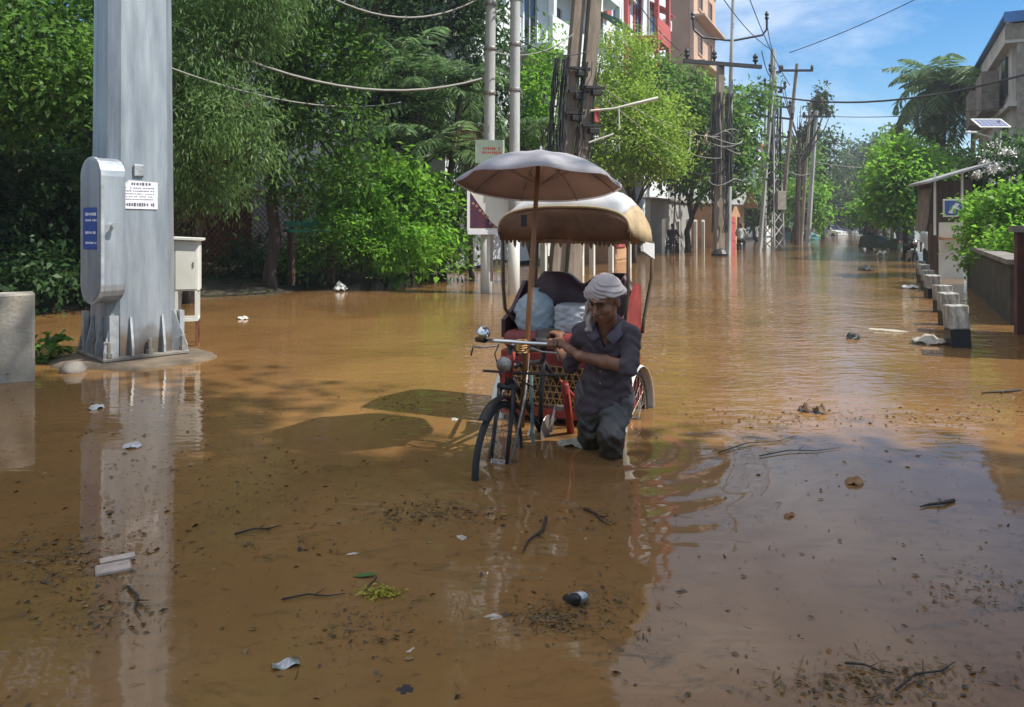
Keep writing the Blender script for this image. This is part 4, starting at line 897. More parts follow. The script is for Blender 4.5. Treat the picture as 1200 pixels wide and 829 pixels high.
# far trees
lean = tree('leaning_tree', 'tall dark-topped tree leaning to the right beside the leaning grey pole', (20.6, 57, .0), [lb(963, 112, 57, 5, 10), lb(957, 124, 57, 5, 10), lb(951, 140, 57, 6, 12), lb(966, 130, 57, 8, 4), lb(946, 158, 57, 6, 10)], 1300, .3, 'leaf_dark', 28, r=.16, spread=.25, top=at(958, 118, 57), shell=.2)
o = thing('bare_tree', 'leafless tree with thin twigs behind the lattice pole', 'tree', (18.4, 50, 0)); rr = random.Random(2); b = MB(); b.tube([(0, 0, -.3), (.1, 0, 4), (.2, 0, 7)], [.2, .15, .1], 7); b.build('trunk', M['bark'], o)
b = MB()
for k in range(16):
    z = rr.uniform(4, 7); a = rr.uniform(-.9, .9); l = rr.uniform(1.5, 4); b.tube([(.15, 0, z), (.15 + math.sin(a) * l * .5, rr.uniform(-.5, .5), z + l * .6), (.15 + math.sin(a) * l * .8 + rr.uniform(-.3, .3), rr.uniform(-.8, .8), z + l * 1.1)], [.06, .035, .015], 5)
b.build('twigs', M['bark'], o)
FT = [(930, 190, 62, 26, 40, 'leaf_mid'), (965, 185, 70, 20, 40, 'leaf_dark'), (945, 235, 58, 20, 26, 'leaf_bright'), (885, 240, 60, 16, 22, 'leaf_mid'), (985, 215, 95, 20, 36, 'leaf_far'), (1005, 205, 120, 18, 34, 'leaf_far'), (1022, 220, 110, 18, 34, 'leaf_far'), (1030, 190, 90, 18, 34, 'leaf_far'), (1045, 175, 70, 18, 30, 'leaf_mid'), (1000, 240, 150, 40, 18, 'leaf_far'), (1035, 245, 80, 22, 22, 'leaf_far'), (965, 240, 85, 20, 24, 'leaf_far'), (1015, 195, 170, 14, 26, 'leaf_far'), (910, 225, 66, 16, 40, 'leaf_mid'), (1020, 250, 60, 14, 12, 'leaf_bright'), (1036, 215, 62, 20, 40, 'leaf_mid'), (1018, 232, 84, 16, 26, 'leaf_dark'), (990, 235, 110, 16, 26, 'leaf_dark'), (1052, 195, 50, 18, 40, 'leaf_mid')]
FTL = ['tall tree behind the leaning grey pole', 'dark round tree right of the leaning grey pole', 'bright sapling between lattice pole and leaning pole', 'small tree behind the second motorcyclist', 'hazy green tree under the notch of sky', 'hazy tree right of the notch of sky', 'hazy tree above the end of the road', 'tall hazy tree at the left of the bright right tree', 'mid green tree touching the bright right tree', 'low wide tree closing the end of the road', 'low tree behind the dark auto rickshaw', 'low hazy tree behind the distant poles', 'most distant tree crown at the end of the road', 'tree directly behind the lattice pole', 'small bright shrub before the end of the road', 'tall green tree over the dark auto rickshaw', 'dark tree between the auto rickshaw and the road end', 'dark tree left of the road end behind the distant poles', 'tall green tree just left of the bright tree beside the kiosk']
for i, (px, py, Y, rx, rz, lm) in enumerate(FT):
    l = lb(px, py, Y, rx, rz); rr = random.Random(i)
    L = [l] + [(l[0] + rr.uniform(-.7, .7) * l[3], l[1] + rr.uniform(-.4, .4) * l[3], l[2] + rr.uniform(-.9, .8) * l[5], l[3] * .6, l[4] * .6, l[5] * .55) for _ in range(4)]
    tree('roadside_tree', FTL[i], (l[0], l[1], .0), L, 1900, .42 * max(1, Y / 75), lm, 60 + i, r=.16, spread=.45, group='trees far along the road', per=14, shell=.3)
# woods behind everything so that the horizon closes with trees
for (nm, x0, x1, y0, y1, seed, n) in (('left_woods', 0, 1, 0, 1, 71, 0),):
    pass
rng = np.random.default_rng(77); Lb = []
for k in range(46):
    px = rng.uniform(780, 1300); Y = rng.uniform(170, 330); l = lb(px, HZ - 20, Y, 16, 16); Lb.append((l[0], l[1], rng.uniform(2.5, 6.5), rng.uniform(4, 8), 4, rng.uniform(3, 6)))
for k in range(40):
    t_ = rng.random(); x = -60 + 75 * t_; y = 40 + 60 * t_ + rng.uniform(0, 30); Lb.append((x - 12, y, rng.uniform(2, 6), 5, 4, rng.uniform(3, 5.5)))
wd_ = link('far_woods', crown_mesh('far_woods', Lb, 26000, 1.1, 77, 'broad', (0, 0, 0), .9, 16, .3), M['leaf_far']); tag(wd_, 'far-off mass of trees closing the horizon beyond the flooded road', 'woods', None, 'stuff')
# out of frame: trees on the right verge and a second mast, they shade the near water
tree('rain_tree', 'spreading street tree beside the camera, out of the picture on the right', (7.6, .6, .0), [(6.4, 1.1, 7.4, 2.8, 1.7, 1.3), (8.6, .3, 9.2, 3.0, 2.0, 1.5), (9.8, .3, 11.4, 3.0, 1.5, 1.5), (5.6, -.6, 5.6, 1.8, 1.3, 1.0), (7.6, .4, 8.2, 2.6, 1.8, 1.2), (5.2, 2.3, 12, 1.9, 1.4, 1.2), (5.9, .8, 11, 2.0, 1.2, 1.0), (7.6, 1.35, 11.6, 2.3, .7, .9), (6.8, 2.4, 14.2, 1.6, 1.4, 1.2), (11.5, .2, 13, 3, 1.8, 1.6), (10.6, -.6, 11.5, 3, 2, 1.6)], 34000, .26, 'leaf_mid', 81, r=.25, spread=.4, shell=.1)
o = thing('steel_mast', 'second galvanised mast beside the camera, out of the picture on the right', 'pole', (6.2, 1.92, 0)); b = MB(); b.tube([(0, 0, -.4), (0, 0, 12)], [.2, .17], 12); b.build('shaft', M['steel'], o)

# ================================================================== CYCLE RICKSHAW
YAW = R(-24); RW = Vector((.46, 5.73, -.36)); RM = rotz(YAW); RMi = RM.transposed()
def lo(px, py, Y): return RMi @ (at(px, py, Y) - RW)
rk = thing('cycle_rickshaw', 'old cycle rickshaw with a white covered hood and red seat standing in the flood water', 'rickshaw', RW, YAW)
def wheel(parent, c, r, steer=0, tyre_r=.021, n=44):
    Mw = rotz(steer); c = Vector(c); P = lambda v: Mw @ Vector(v) + c
    circ = lambda rr, x=0: [P((x, rr * math.cos(a), rr * math.sin(a))) for a in np.linspace(0, 2 * math.pi, n, endpoint=False)]
    b = MB(); b.tube([P((-.045, 0, 0)), P((.045, 0, 0))], .022, 10)
    for k in range(36):
        a = 2 * math.pi * k / 36; sgn = -1 if k % 2 else 1; a2 = a + sgn * (.5 if (k // 2) % 2 else -.5)
        b.tube([P((sgn * .032, .02 * math.cos(a2), .02 * math.sin(a2))), P((0, (r - .035) * math.cos(a), (r - .035) * math.sin(a)))], .0016, 4, cap=False)
    wh = b.build('wheel', M['worn_metal'], parent)
    b = MB(); b.tube(circ(r - .035), .011, 6, closed=True); b.build('rim', M['worn_metal'], wh, True)
    b = MB(); b.tube(circ(r - tyre_r), tyre_r, 8, closed=True); b.build('tyre', M['rubber'], wh, True); return wh
def mudguard(name, parent, c, r, a0, a1, wd, m_, steer=0):
    Mw = rotz(steer); c = Vector(c); b = MB(); rows = []
    for a in np.linspace(a0, a1, 22):
        rows.append([Mw @ Vector((x * wd / 2, (r - .012 * x * x) * math.cos(a), (r - .012 * x * x) * math.sin(a))) + c for x in (-1, -.6, 0, .6, 1)])
    b.grid(rows); return b.build(name, M[m_], parent, True, None, .003)
HUB = Vector((0, -1.32, .36)); ST = R(2)
wheel(rk, HUB, .355, ST)
for s_ in (-1, 1): wheel(rk, (s_ * .455, 0, .355), .35)
mudguard('front_mudguard', rk, HUB, .385, R(40), R(128), .06, 'black', ST)
for s_ in (-1, 1): mudguard('rear_mudguard', rk, (s_ * .455, 0, .355), .39, R(-5), R(190), .11, 'white_paint')
# fork, head, handlebar
crown_ = Vector((0, -1.20, .78)); headt = Vector((0, -1.14, 1.02)); bar = Vector((.03, -1.15, 1.035))
b = MB()
for s_ in (-.05, .05): b.tube([HUB + Vector((s_, 0, 0)), Vector((s_, -1.27, .55)), Vector((s_ * .9, -1.20, .79))], [.011, .014, .016], 8)
b.tube([crown_ - Vector((.06, 0, 0)), crown_ + Vector((.06, 0, 0))], .02, 8); b.tube([crown_, headt], .019, 10); b.build('fork', M['black'], rk, True)
b = MB()
for s_ in (-.075, .075): b.tube([HUB + Vector((s_, 0, 0)), Vector((s_, -1.10, .72)), Vector((s_ * .6, -.98, .95))], .009, 6)
b.build('stay', M['worn_metal'], rk, True)
b = MB(); b.tube([crown_ + Vector((0, .01, .05)), headt - Vector((0, .0, .04))], .027, 10); b.build('head_tube', M['red_paint'], rk, True)
b = MB(); b.tube([bar + Vector((-.24, .03, 0)), bar + Vector((-.12, -.01, .01)), bar + Vector((0, -.015, .012)), bar + Vector((.12, -.01, .01)), bar + Vector((.20, .01, .008)), bar + Vector((.27, .05, 0))], .0125, 8)
b.tube([headt, bar], .014, 8); hb = b.build('handlebar', M['chrome'], rk, True)
for s_ in (-1, 1):
    b = MB(); b.tube([bar + Vector((s_ * .21 , .012, .004)), bar + Vector((s_ * .285, .055, 0))], .017, 8); b.build('grip', M['black'], hb, True)
    b = MB(); b.tube([bar + Vector((s_ * .10, -.02, -.015)), bar + Vector((s_ * .19, -.045, -.03)), bar + Vector((s_ * .275, -.02, -.035)), bar + Vector((s_ * .29, -.02, -.09))], .006, 6); b.build('brake_lever', M['worn_metal'], hb, True)
b = MB(); b.lathe([(.005, .05), (.025, .046), (.04, .03), (.045, .008), (.045, 0), (.02, -.012), (.02, -.03)], 16, Matrix.Rotation(R(25), 3, 'Y'), bar + Vector((-.215, -.01, .045))); b.build('bell', M['chrome'], hb, True)
b = MB(); b.lathe([(.045, 0), (.05, .02), (.03, .06), (.01, .07)], 14, Matrix.Rotation(R(90), 3, 'X').transposed(), Vector((0, -1.26, .92))); b.build('head_lamp', M['worn_metal'], rk, True)
b = MB(); b.tube([bar + Vector((-.1, -.02, -.01)), Vector((-.06, -1.25, .98)), Vector((-.02, -1.24, .84))], .004, 5); b.tube([bar + Vector((.1, -.02, -.01)), Vector((.07, -1.26, .95)), Vector((.02, -1.24, .82))], .004, 5); b.tube([Vector((.05, -1.22, .85)), Vector((.10, -.95, .72)), Vector((.03, -.7, .6))], .004, 5); b.build('brake_cable', M['black'], rk)
b = MB(); b.tube([(-.17, -1.18, .86), (.34, -1.12, .86)], .008, 6); b.build('cross_rod', M['black'], rk)
# main frame
b = MB(); b.tube([(0, -1.165, .97), (0, -.62, .93)], .016, 8); b.tube([(0, -1.17, .90), (0, -.62, .84)], .016, 8); b.tube([(0, -1.18, .86), (0, -.68, .40)], .018, 8); b.tube([(0, -.68, .38), (0, -.60, .98)], .018, 8)
b.tube([(0, -.62, .84), (.0, -.3, .62)], .016, 8); b.tube([(0, -.68, .40), (0, -.05, .40)], .018, 8); b.tube([(-.5, 0, .355), (.5, 0, .355)], .022, 8)
b.build('frame', M['black'], rk, True)
b = MB(); b.tube([(.22, -.80, .74), (.16, -.50, .30)], .026, 8); b.tube([(-.36, -.35, .45), (.36, -.35, .45)], .016, 8); b.tube([(.12, -.62, .72), (.24, -.36, .45)], .012, 6); b.tube([(-.16, -.95, .80), (-.33, -.36, .86)], .014, 6); b.build('red_braces', M['red_paint'], rk, True)
b = MB(); b.lathe([(.105, -.004), (.108, 0), (.105, .004)], 28, Matrix.Rotation(R(90), 3, 'Y'), (.05, -.68, .39)); b.build('chainring', M['worn_metal'], rk)
for s_, a in ((1, R(60)), (-1, R(240))):
    b = MB(); tip = Vector((s_ * .08, -.68 + .17 * math.cos(a), .39 + .17 * math.sin(a))); b.bar((s_ * .07, -.68, .39), tip, .018, .012); b.box(tip + Vector((s_ * .05, 0, 0)), (.09, .06, .022)); b.build('crank', M['worn_metal'], rk)
b = MB(); b.tube([(.02, -.88, .80), (.03, -.86, .24)], .012, 6); b.build('stand_rod', mat('teal_rod', (.16, .24, .24), .6, .4, 9), rk)
# saddle
b = MB(); rows = []
for v in np.linspace(0, 1, 11):
    y = -.78 + .30 * v; hw = .022 + .085 * max(0, v - .25) ** .8 * 1.25; z = .985 + .03 * v - .02 * math.sin(v * 3.1)
    rows.append([(hw * 1.0 * math.cos(a), y, z + (.03 if math.sin(a) > 0 else .055) * math.sin(a)) for a in np.linspace(0, 2 * math.pi, 13)])
b.grid(rows); b.add(rows[0][:-1], [tuple(range(12))]); b.add(rows[-1][:-1], [tuple(range(12))]); sd = b.build('saddle', M['black'], rk, True)
b = MB()
for s_ in (-.06, .06): b.tube([(s_ + .025 * math.cos(t_), -.53 + .025 * math.sin(t_), .90 + .011 * t_ / 2) for t_ in np.linspace(0, 15, 40)], .005, 5)
b.build('spring', M['worn_metal'], sd)
# carriage
b = MB(); b.box((0, -.06, .80), (.88, .58, .10), bevel=.01); b.box((0, -.08, .43), (.84, .62, .05)); 
for x in (-.42, .42):
    for y in (-.34, .22): b.box((x, y, .61), (.04, .04, .33))
b.build('carriage_body', M['red_paint'], rk)
b = MB(); rr = random.Random(3)
for i in range(17):
    x = -.38 + i * .0475
    b.bar((x, -.362, .48), (min(.40, x + .10), -.360, .76), .011, .006); b.bar((x, -.366, .48), (max(-.40, x - .10), -.366, .76), .011, .006)
for i in range(7): b.bar((-.40, -.364, .49 + i * .045), (.40, -.364, .49 + i * .045), .008, .006)
b.build('cane_panel', M['cane'], rk)
b = MB(); b.box((0, -.34, .62), (.78, .012, .28)); b.build('inner_panel', M['dark_wood'], rk)
b = MB(); b.box((0, -.09, .92), (.86, .52, .13), bevel=.035); b.build('seat_cushion', M['red_vinyl'], rk, True)
b = MB(); rows = []
def btop(x): return 1.385 - .085 * math.exp(-(x / .085) ** 2) - .16 * max(0, abs(x) - .33) / .1
X_ = np.linspace(-.43, .43, 41)
for k, x in enumerate(X_):
    t_ = btop(x); bul = .035 * math.cos(x * 9)
    rows.append([(x, .17 + .05 * (z_ - .98) / .4 - d, z_) for (z_, d) in ((.96, .03), (1.05, .055), (1.2, .06 + .012 * math.cos(x * 30)), (t_ - .03, .045), (t_, .015), (t_, -.03), (1.1, -.05), (.96, -.04))])
b.grid(rows); b.add(rows[0], [tuple(range(8))]); b.add(rows[-1], [tuple(range(8))]); b.build('backrest', M['maroon'], rk, True)
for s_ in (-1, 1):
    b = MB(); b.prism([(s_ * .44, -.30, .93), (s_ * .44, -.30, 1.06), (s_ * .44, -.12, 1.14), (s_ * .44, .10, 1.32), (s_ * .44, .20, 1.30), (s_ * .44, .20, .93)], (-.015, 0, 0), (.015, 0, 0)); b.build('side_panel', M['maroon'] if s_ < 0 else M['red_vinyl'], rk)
# hood
HW = .485; HX = .03
def hoop(y, top, bot, hw, n=28, p=3.2):
    pts = []
    for k in range(n + 1):
        a = math.pi * k / n; c_, s_ = math.cos(a), math.sin(a)
        x = -hw * math.copysign(abs(c_) ** (2 / p), c_); z = bot + (top - bot) * abs(s_) ** (2 / p)
        pts.append(Vector((HX + x, y, z + .015 * math.cos(x * 3))))
    return pts
HS = [hoop(-.33, 1.865, 1.70, HW), hoop(-.24, 1.925, 1.67, HW), hoop(-.10, 1.985, 1.64, HW), hoop(.05, 2.0, 1.62, HW), hoop(.20, 1.96, 1.61, HW * .99), hoop(.33, 1.87, 1.60, HW * .97), hoop(.39, 1.76, 1.60, HW * .95)]
rr = random.Random(6)
for j, h_ in enumerate(HS[1:-1]):
    for k, p in enumerate(h_): h_[k] = p + Vector((0, rr.uniform(-.006, .006), rr.uniform(-.008, .008)))
b = MB(); b.grid([h_[5:24] for h_ in HS]); hc = b.build('hood_cover', M['tarp_white'], rk, True, None, .006)
for sl in (slice(0, 6), slice(23, 29)):
    b = MB(); b.grid([h_[sl] for h_ in HS]); b.build('hood_side', M['hood_tan'], rk, True, None, .006)
b = MB(); b.grid([list(HS[-1]), [Vector((p.x, p.y + .005, 1.60)) for p in HS[-1]]]); b.build('hood_back', M['hood_tan'], rk, True, None, .004)
b = MB(); F0 = HS[0]
rows = [[p + Vector((0, -.004, 0)) for p in F0], [Vector((p.x, -.35 - .008 * math.cos(p.x * 14), max(1.63, min(p.z - .03, 1.835 - .03 * (p.x / HW) ** 2)) if 1 else 0)) for p in F0], [Vector((p.x, -.345 - .006 * math.cos(p.x * 17), 1.735)) for p in F0], [Vector((p.x, -.325 + .01 * math.cos(p.x * 11), 1.64)) for p in F0]]
for i, r_ in enumerate(rows[2:], 2):
    for k, p in enumerate(r_):
        if p.z > F0[k].z: p.z = F0[k].z - .004 * i
b.grid(rows); hf = b.build('hood_front', M['hood_brown'], rk, True, None, .004)
b = MB(); b.tube([p + Vector((0, -.012, -.002)) for p in F0], .012, 6); b.build('piping', M['hood_tan'], hf, True)
b = MB(); n_ = 30
for k in range(n_):
    x0 = HX - HW * .985 + 2 * HW * .985 * k / n_; x1 = x0 + 2 * HW * .985 / n_; l = .038 + rr.uniform(-.02, .024)
    b.add([(x0, -.325, 1.648), (x1, -.325, 1.648), (x1 - .004, -.322, 1.64 - l * .6), ((x0 + x1) / 2, -.32, 1.64 - l), (x0 + .004, -.322, 1.64 - l * .6)], [(0, 1, 2, 3, 4)])
b.build('fringe', M['hood_brown'], hf)
for s_ in (-1, 1):
    x = HX + s_ * (HW - .015); b = MB()
    b.tube([(x, -.31, 1.68), (x - s_ * .005, -.31, 1.30), (x - s_ * .02, -.31, 1.14), (x - s_ * .05, -.24, 1.06), (x - s_ * .05, .0, .98)], .013, 7)
    b.build('hood_post', M['dark_wood'], rk, True); b = MB()
    b.tube([(x, .36, 1.62), (x, .33, 1.35), (x - s_ * .03, .22, 1.05), (x - s_ * .03, .18, .95)], .013, 7); b.build('hood_post', M['dark_wood'], rk, True)
b = MB(); b.prism([(HX + HW - .02, .05, 1.63), (HX + HW + .03, .2, 1.61), (HX + HW + .05, .12, 1.5), (HX + HW - .0, .0, 1.56)], (-.01, 0, 0), (.01, 0, 0)); b.build('torn_flap', M['tarp_white'], rk)

# big umbrella lashed to the frame
uc = at(631, 214, 4.86); ub = at(611, 478, 4.74)
um = thing('umbrella', 'large grey umbrella on a bamboo pole tied upright to the rickshaw frame', 'umbrella', ub)
b = MB(); T = uc - ub + Vector((0, 0, .14)); b.tube([Vector((0, 0, -.12)), T * .5 + Vector((.005, 0, 0)), T], [.019, .017, .014], 10); b.build('pole', M['bamboo'], um, True)
tilt = Matrix.Rotation(R(-9.5), 3, 'X') @ Matrix.Rotation(R(2), 3, 'Y'); C0 = uc - ub
nr, ng = 8, 6; rows = []
Rr, Hh = .53, .185
def um_pt(a, v):
    seg = (a / (2 * math.pi) * nr) % 1; sag = math.sin(math.pi * seg)
    r_ = Rr * v * (1 - .075 * sag * v ** 2); z = Hh * (1 - v ** 2.1) - .03 * sag * v * (1 - v * .6) + .0
    return C0 + tilt @ Vector((r_ * math.cos(a), r_ * math.sin(a), z))
A_ = np.linspace(0, 2 * math.pi, nr * ng + 1)
for v in np.linspace(.02, 1, 14): rows.append([um_pt(a + .2, v) for a in A_])
rows.append([p + Vector((0, 0, -.018)) for p in rows[-1]])
b = MB(); b.grid(rows); 
M['umbrella'] = mat('umbrella_cloth', (.60, .59, .63), .75, .28, 4, .1, 16)
def cloth_translucent(m, col, f):
    t = m.node_tree; b = t.nodes['Principled BSDF']; tr = N(t, 'ShaderNodeBsdfTranslucent'); tr.inputs['Color'].default_value = (*col, 1); ms = N(t, 'ShaderNodeMixShader'); ms.inputs[0].default_value = f
    t.links.new(b.outputs[0], ms.inputs[1]); t.links.new(tr.outputs[0], ms.inputs[2]); t.links.new(ms.outputs[0], t.nodes['Material Output'].inputs['Surface'])
cloth_translucent(M['umbrella'], (.42, .36, .34), .45)
b.build('canopy', M['umbrella'], um, True)
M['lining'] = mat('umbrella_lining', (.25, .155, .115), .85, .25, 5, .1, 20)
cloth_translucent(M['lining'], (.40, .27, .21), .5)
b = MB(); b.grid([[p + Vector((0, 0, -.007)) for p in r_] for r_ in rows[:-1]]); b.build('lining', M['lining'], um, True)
for k in range(nr):
    a = 2 * math.pi * k / nr + .2; b = MB(); b.tube([um_pt(a, v) - Vector((0, 0, .015)) for v in np.linspace(.03, 1.0, 9)], .004, 5); rb = b.build('rib', M['worn_metal'], um)
    b = MB(); b.tube([C0 + tilt @ Vector((0, 0, -.02)), um_pt(a, .5) - Vector((0, 0, .015))], .003, 4); b.build('strut', M['worn_metal'], rb)
b = MB(); p0 = um_pt(0, .02); b.lathe([(.03, -.01), (.022, .012), (.01, .02), (.006, .05)], 10, None, p0); b.build('finial', M['umbrella'], um, True)
b = MB(); b.box(Vector((.015, -.03, T.z * .75)), (.035, .03, .07)); b.build('catch', M['black'], um)
b = MB()
for k in range(6): b.tube([Vector((.032 * math.cos(a), .032 * math.sin(a), .34 + .014 * k)) + T * (.34 / T.z) * Vector((1, 1, 0)).length * 0 for a in np.linspace(0, 6.28, 10)], .006, 5)
b.build('rope_lashing', M['cane'], um)

# shopping on the seat
def bag(name, label, c, sx, sy, sz, m_, seed, knot=True):
    rr = np.random.default_rng(seed); b = MB(); rows = []
    for v in np.linspace(0, 1, 34):
        pr = [(.0, .9), (.08, 1.0), (.45, 1.05), (.7, .85), (.85, .5), (.92, .16), (.96, .10), (1.0, .22)]
        w_ = np.interp(v, [p[0] for p in pr], [p[1] for p in pr]) if knot else np.interp(v, [0, .06, .5, .93, 1], [.93, 1, 1.03, .98, .9])
        row = []
        for a in np.linspace(0, 2 * math.pi, 62):
            cr = 1 + (.035 * math.sin(a * 5 + 9 * v + 2 * math.sin(v * 14 + a)) + .022 * math.sin(a * 11 - v * 23 + seed) + .03 * abs(math.sin(a * 4 + 3 * math.sin(v * 8)))) + .07 * math.sin(a * 7 + v * 9 + seed) * (v if knot else .3) + .04 * math.sin(a * 3 + seed)
            q = 4.0 if not knot else 2.6
            ca, sa = math.cos(a), math.sin(a); rs_ = (abs(ca) ** q + abs(sa) ** q) ** (-1 / q)
            row.append((sx / 2 * w_ * cr * ca * rs_, sy / 2 * w_ * cr * sa * rs_, sz * v))
        rows.append(row)
    b.grid(rows); b.add([Vector(p) for p in rows[0][:-1]], [tuple(range(61))]); b.add([Vector(p) for p in rows[-1][:-1]], [tuple(range(61))])
    return tag(b.build(name, M[m_], None, True, c), label, 'bag')
cloth_translucent(M['bag_blue'], (.55, .66, .70), .4); cloth_translucent(M['bag_white'], (.66, .68, .70), .35)
sw = lambda x, y, z: RM @ Vector((x, y, z)) + RW
bag('plastic_bag', 'knotted translucent blue plastic bag of shopping on the left of the red seat', sw(-.245, -.15, .985), .27, .24, .30, 'bag_blue', 3).rotation_euler = (0, 0, YAW)
bag('white_sack', 'plump white sack on the red seat right of the knotted blue bag', sw(.065, -.13, .985), .28, .26, .19, 'bag_white', 5, False).rotation_euler = (0, 0, YAW)

# ================================================================== PEOPLE (one continuous skin each, clothing as children)
def smin(a, b, k):
    h = np.clip(.5 + .5 * (b - a) / k, 0, 1); return b + (a - b) * h - k * h * (1 - h)
def sdf_field(prims, h, k, pad=.06):
    lo_, hi_ = [], []
    for p in prims:
        if p[0] == 'cap':
            r = max(p[3], p[4]); a = np.minimum(p[1], p[2]) - r; c_ = np.maximum(p[1], p[2]) + r
        else: r = max(p[2]); a = np.array(p[1]) - r; c_ = np.array(p[1]) + r
        lo_.append(a); hi_.append(c_)
    o = np.min(lo_, 0) - pad; dims = np.ceil((np.max(hi_, 0) + pad - o) / h).astype(int) + 1
    F_ = np.full(dims, 1.0, np.float32); ax = [o[i] + h * np.arange(dims[i]) for i in range(3)]
    for p, a, c_ in zip(prims, lo_, hi_):
        kk = p[5] if p[0] == 'cap' and len(p) > 5 else (p[4] if p[0] == 'ell' and len(p) > 4 else k)
        m_ = abs(kk) * 1.6 + 3 * h
        i0 = np.maximum(0, np.floor((a - m_ - o) / h).astype(int)); i1 = np.minimum(dims, np.ceil((c_ + m_ - o) / h).astype(int) + 1)
        s = tuple(slice(int(i0[j]), int(i1[j])) for j in range(3))
        X, Y, Z = np.meshgrid(ax[0][s[0]], ax[1][s[1]], ax[2][s[2]], indexing='ij', sparse=True)
        if p[0] == 'cap':
            A_, B_ = np.array(p[1], float), np.array(p[2], float); d = B_ - A_; L2 = max(1e-9, d @ d)
            t_ = np.clip(((X - A_[0]) * d[0] + (Y - A_[1]) * d[1] + (Z - A_[2]) * d[2]) / L2, 0, 1)
            D = np.sqrt((X - A_[0] - t_ * d[0]) ** 2 + (Y - A_[1] - t_ * d[1]) ** 2 + (Z - A_[2] - t_ * d[2]) ** 2) - (p[3] + (p[4] - p[3]) * t_)
        else:
            c0 = np.array(p[1]); rad = p[2]; Rm = np.array(p[3]) if p[3] is not None else np.eye(3)
            dx, dy, dz = X - c0[0], Y - c0[1], Z - c0[2]
            u = [(Rm[0, i] * dx + Rm[1, i] * dy + Rm[2, i] * dz) for i in range(3)]
            k0 = np.sqrt(sum((u[i] / rad[i]) ** 2 for i in range(3))); k1 = np.sqrt(sum((u[i] / rad[i] ** 2) ** 2 for i in range(3))) + 1e-6
            D = k0 * (k0 - 1) / k1
        if kk < 0: F_[s] = -smin(-F_[s], D.astype(np.float32), -kk)     # carve
        else: F_[s] = smin(F_[s], D.astype(np.float32), kk)
    return F_, o, ax
def surface_nets(F_, o, h):
    S = F_ < 0; n0, n1, n2 = F_.shape
    corners = [(i, j, k) for i in (0, 1) for j in (0, 1) for k in (0, 1)]
    cnt = sum(S[i:n0 - 1 + i, j:n1 - 1 + j, k:n2 - 1 + k].astype(np.int8) for i, j, k in corners)
    act = np.argwhere((cnt > 0) & (cnt < 8)); idx = -np.ones((n0 - 1, n1 - 1, n2 - 1), np.int64); idx[tuple(act.T)] = np.arange(len(act))
    val = np.stack([F_[act[:, 0] + i, act[:, 1] + j, act[:, 2] + k] for i, j, k in corners], 1)
    P = np.zeros((len(act), 3)); C_ = np.zeros(len(act))
    for a in range(8):
        for b_ in range(a + 1, 8):
            df = np.array(corners[b_]) - np.array(corners[a])
            if np.abs(df).sum() != 1: continue
            va, vb = val[:, a], val[:, b_]; m_ = (va < 0) != (vb < 0); t_ = np.where(m_, va / np.where(m_, va - vb, 1), 0)
            P += np.where(m_[:, None], np.array(corners[a]) + t_[:, None] * df, 0); C_ += m_
    P = (P / C_[:, None] + act) * h + o; Q = []
    for ax_ in range(3):
        sl0 = [slice(None)] * 3; sl1 = [slice(None)] * 3; sl0[ax_] = slice(0, -1); sl1[ax_] = slice(1, None)
        e = np.argwhere(S[tuple(sl0)] != S[tuple(sl1)]); u, v = [(1, 2), (2, 0), (0, 1)][ax_]
        e = e[(e[:, u] > 0) & (e[:, v] > 0) & (e[:, u] < F_.shape[u] - 1) & (e[:, v] < F_.shape[v] - 1)]
        du = np.zeros(3, int); du[u] = 1; dv = np.zeros(3, int); dv[v] = 1
        q = np.stack([idx[tuple((e - du - dv).T)], idx[tuple((e - dv).T)], idx[tuple(e.T)], idx[tuple((e - du).T)]], 1)
        ins = S[tuple(e.T)]; q[~ins] = q[~ins][:, ::-1]; Q.append(q)
    return P, np.concatenate(Q)
def sdf_obj(name, prims, h, k, m_, parent, post=None, org=(0, 0, 0)):
    F_, o, ax = sdf_field(prims, h, k)
    if post is not None:
        X, Y, Z = np.meshgrid(*ax, indexing='ij', sparse=True); F_ = post(F_, X, Y, Z)
    F_[0] = F_[-1] = 1; F_[:, 0] = F_[:, -1] = 1; F_[:, :, 0] = F_[:, :, -1] = 1
    P, Q = surface_nets(F_.astype(np.float64), o, h); P = P - np.array(org)
    me = mesh_quads(name, P[Q.ravel()], len(Q)) if False else bpy.data.meshes.new(name)
    me.vertices.add(len(P)); me.vertices.foreach_set('co', P.astype(np.float32).ravel()); nq = len(Q)
    me.loops.add(nq * 4); me.loops.foreach_set('vertex_index', Q.astype(np.int32).ravel()); me.polygons.add(nq)
    me.polygons.foreach_set('loop_start', np.arange(0, nq * 4, 4, dtype=np.int32)); me.polygons.foreach_set('loop_total', np.full(nq, 4, dtype=np.int32))
    me.update(); me.validate(); me.polygons.foreach_set('use_smooth', [True] * len(me.polygons))
    ob = bpy.data.objects.new(name, me); COL.objects.link(ob); me.materials.append(M[m_])
    if parent: ob.parent = parent
    return ob
V3 = lambda *a: np.array(a, float)
def cap(a, b, ra, rb=None, k=None): return ('cap', np.array(a, float), np.array(b, float), ra, rb if rb is not None else ra) + ((k,) if k else ())
def ell(c, r, rot=None, k=None): return ('ell', np.array(c, float), r, rot) + ((k,) if k else ())
def fold(X, Y, Z, s=1.0, amp=.005):
    w1 = np.sin(X * 19 * s + 3 * np.sin(Z * 11 * s) + Y * 7); w2 = np.sin(Z * 37 * s + 2.2 * np.sin(X * 15 * s + 1) + 2 * np.sin(Y * 13 * s)); w3 = np.sin((X + Z) * 51 * s + 2 * np.sin(Y * 23 * s) + 2 * np.sin(Z * 9))
    return amp * (.5 * w1 + .8 * w2 * (.6 + .4 * w1) + .35 * w3)

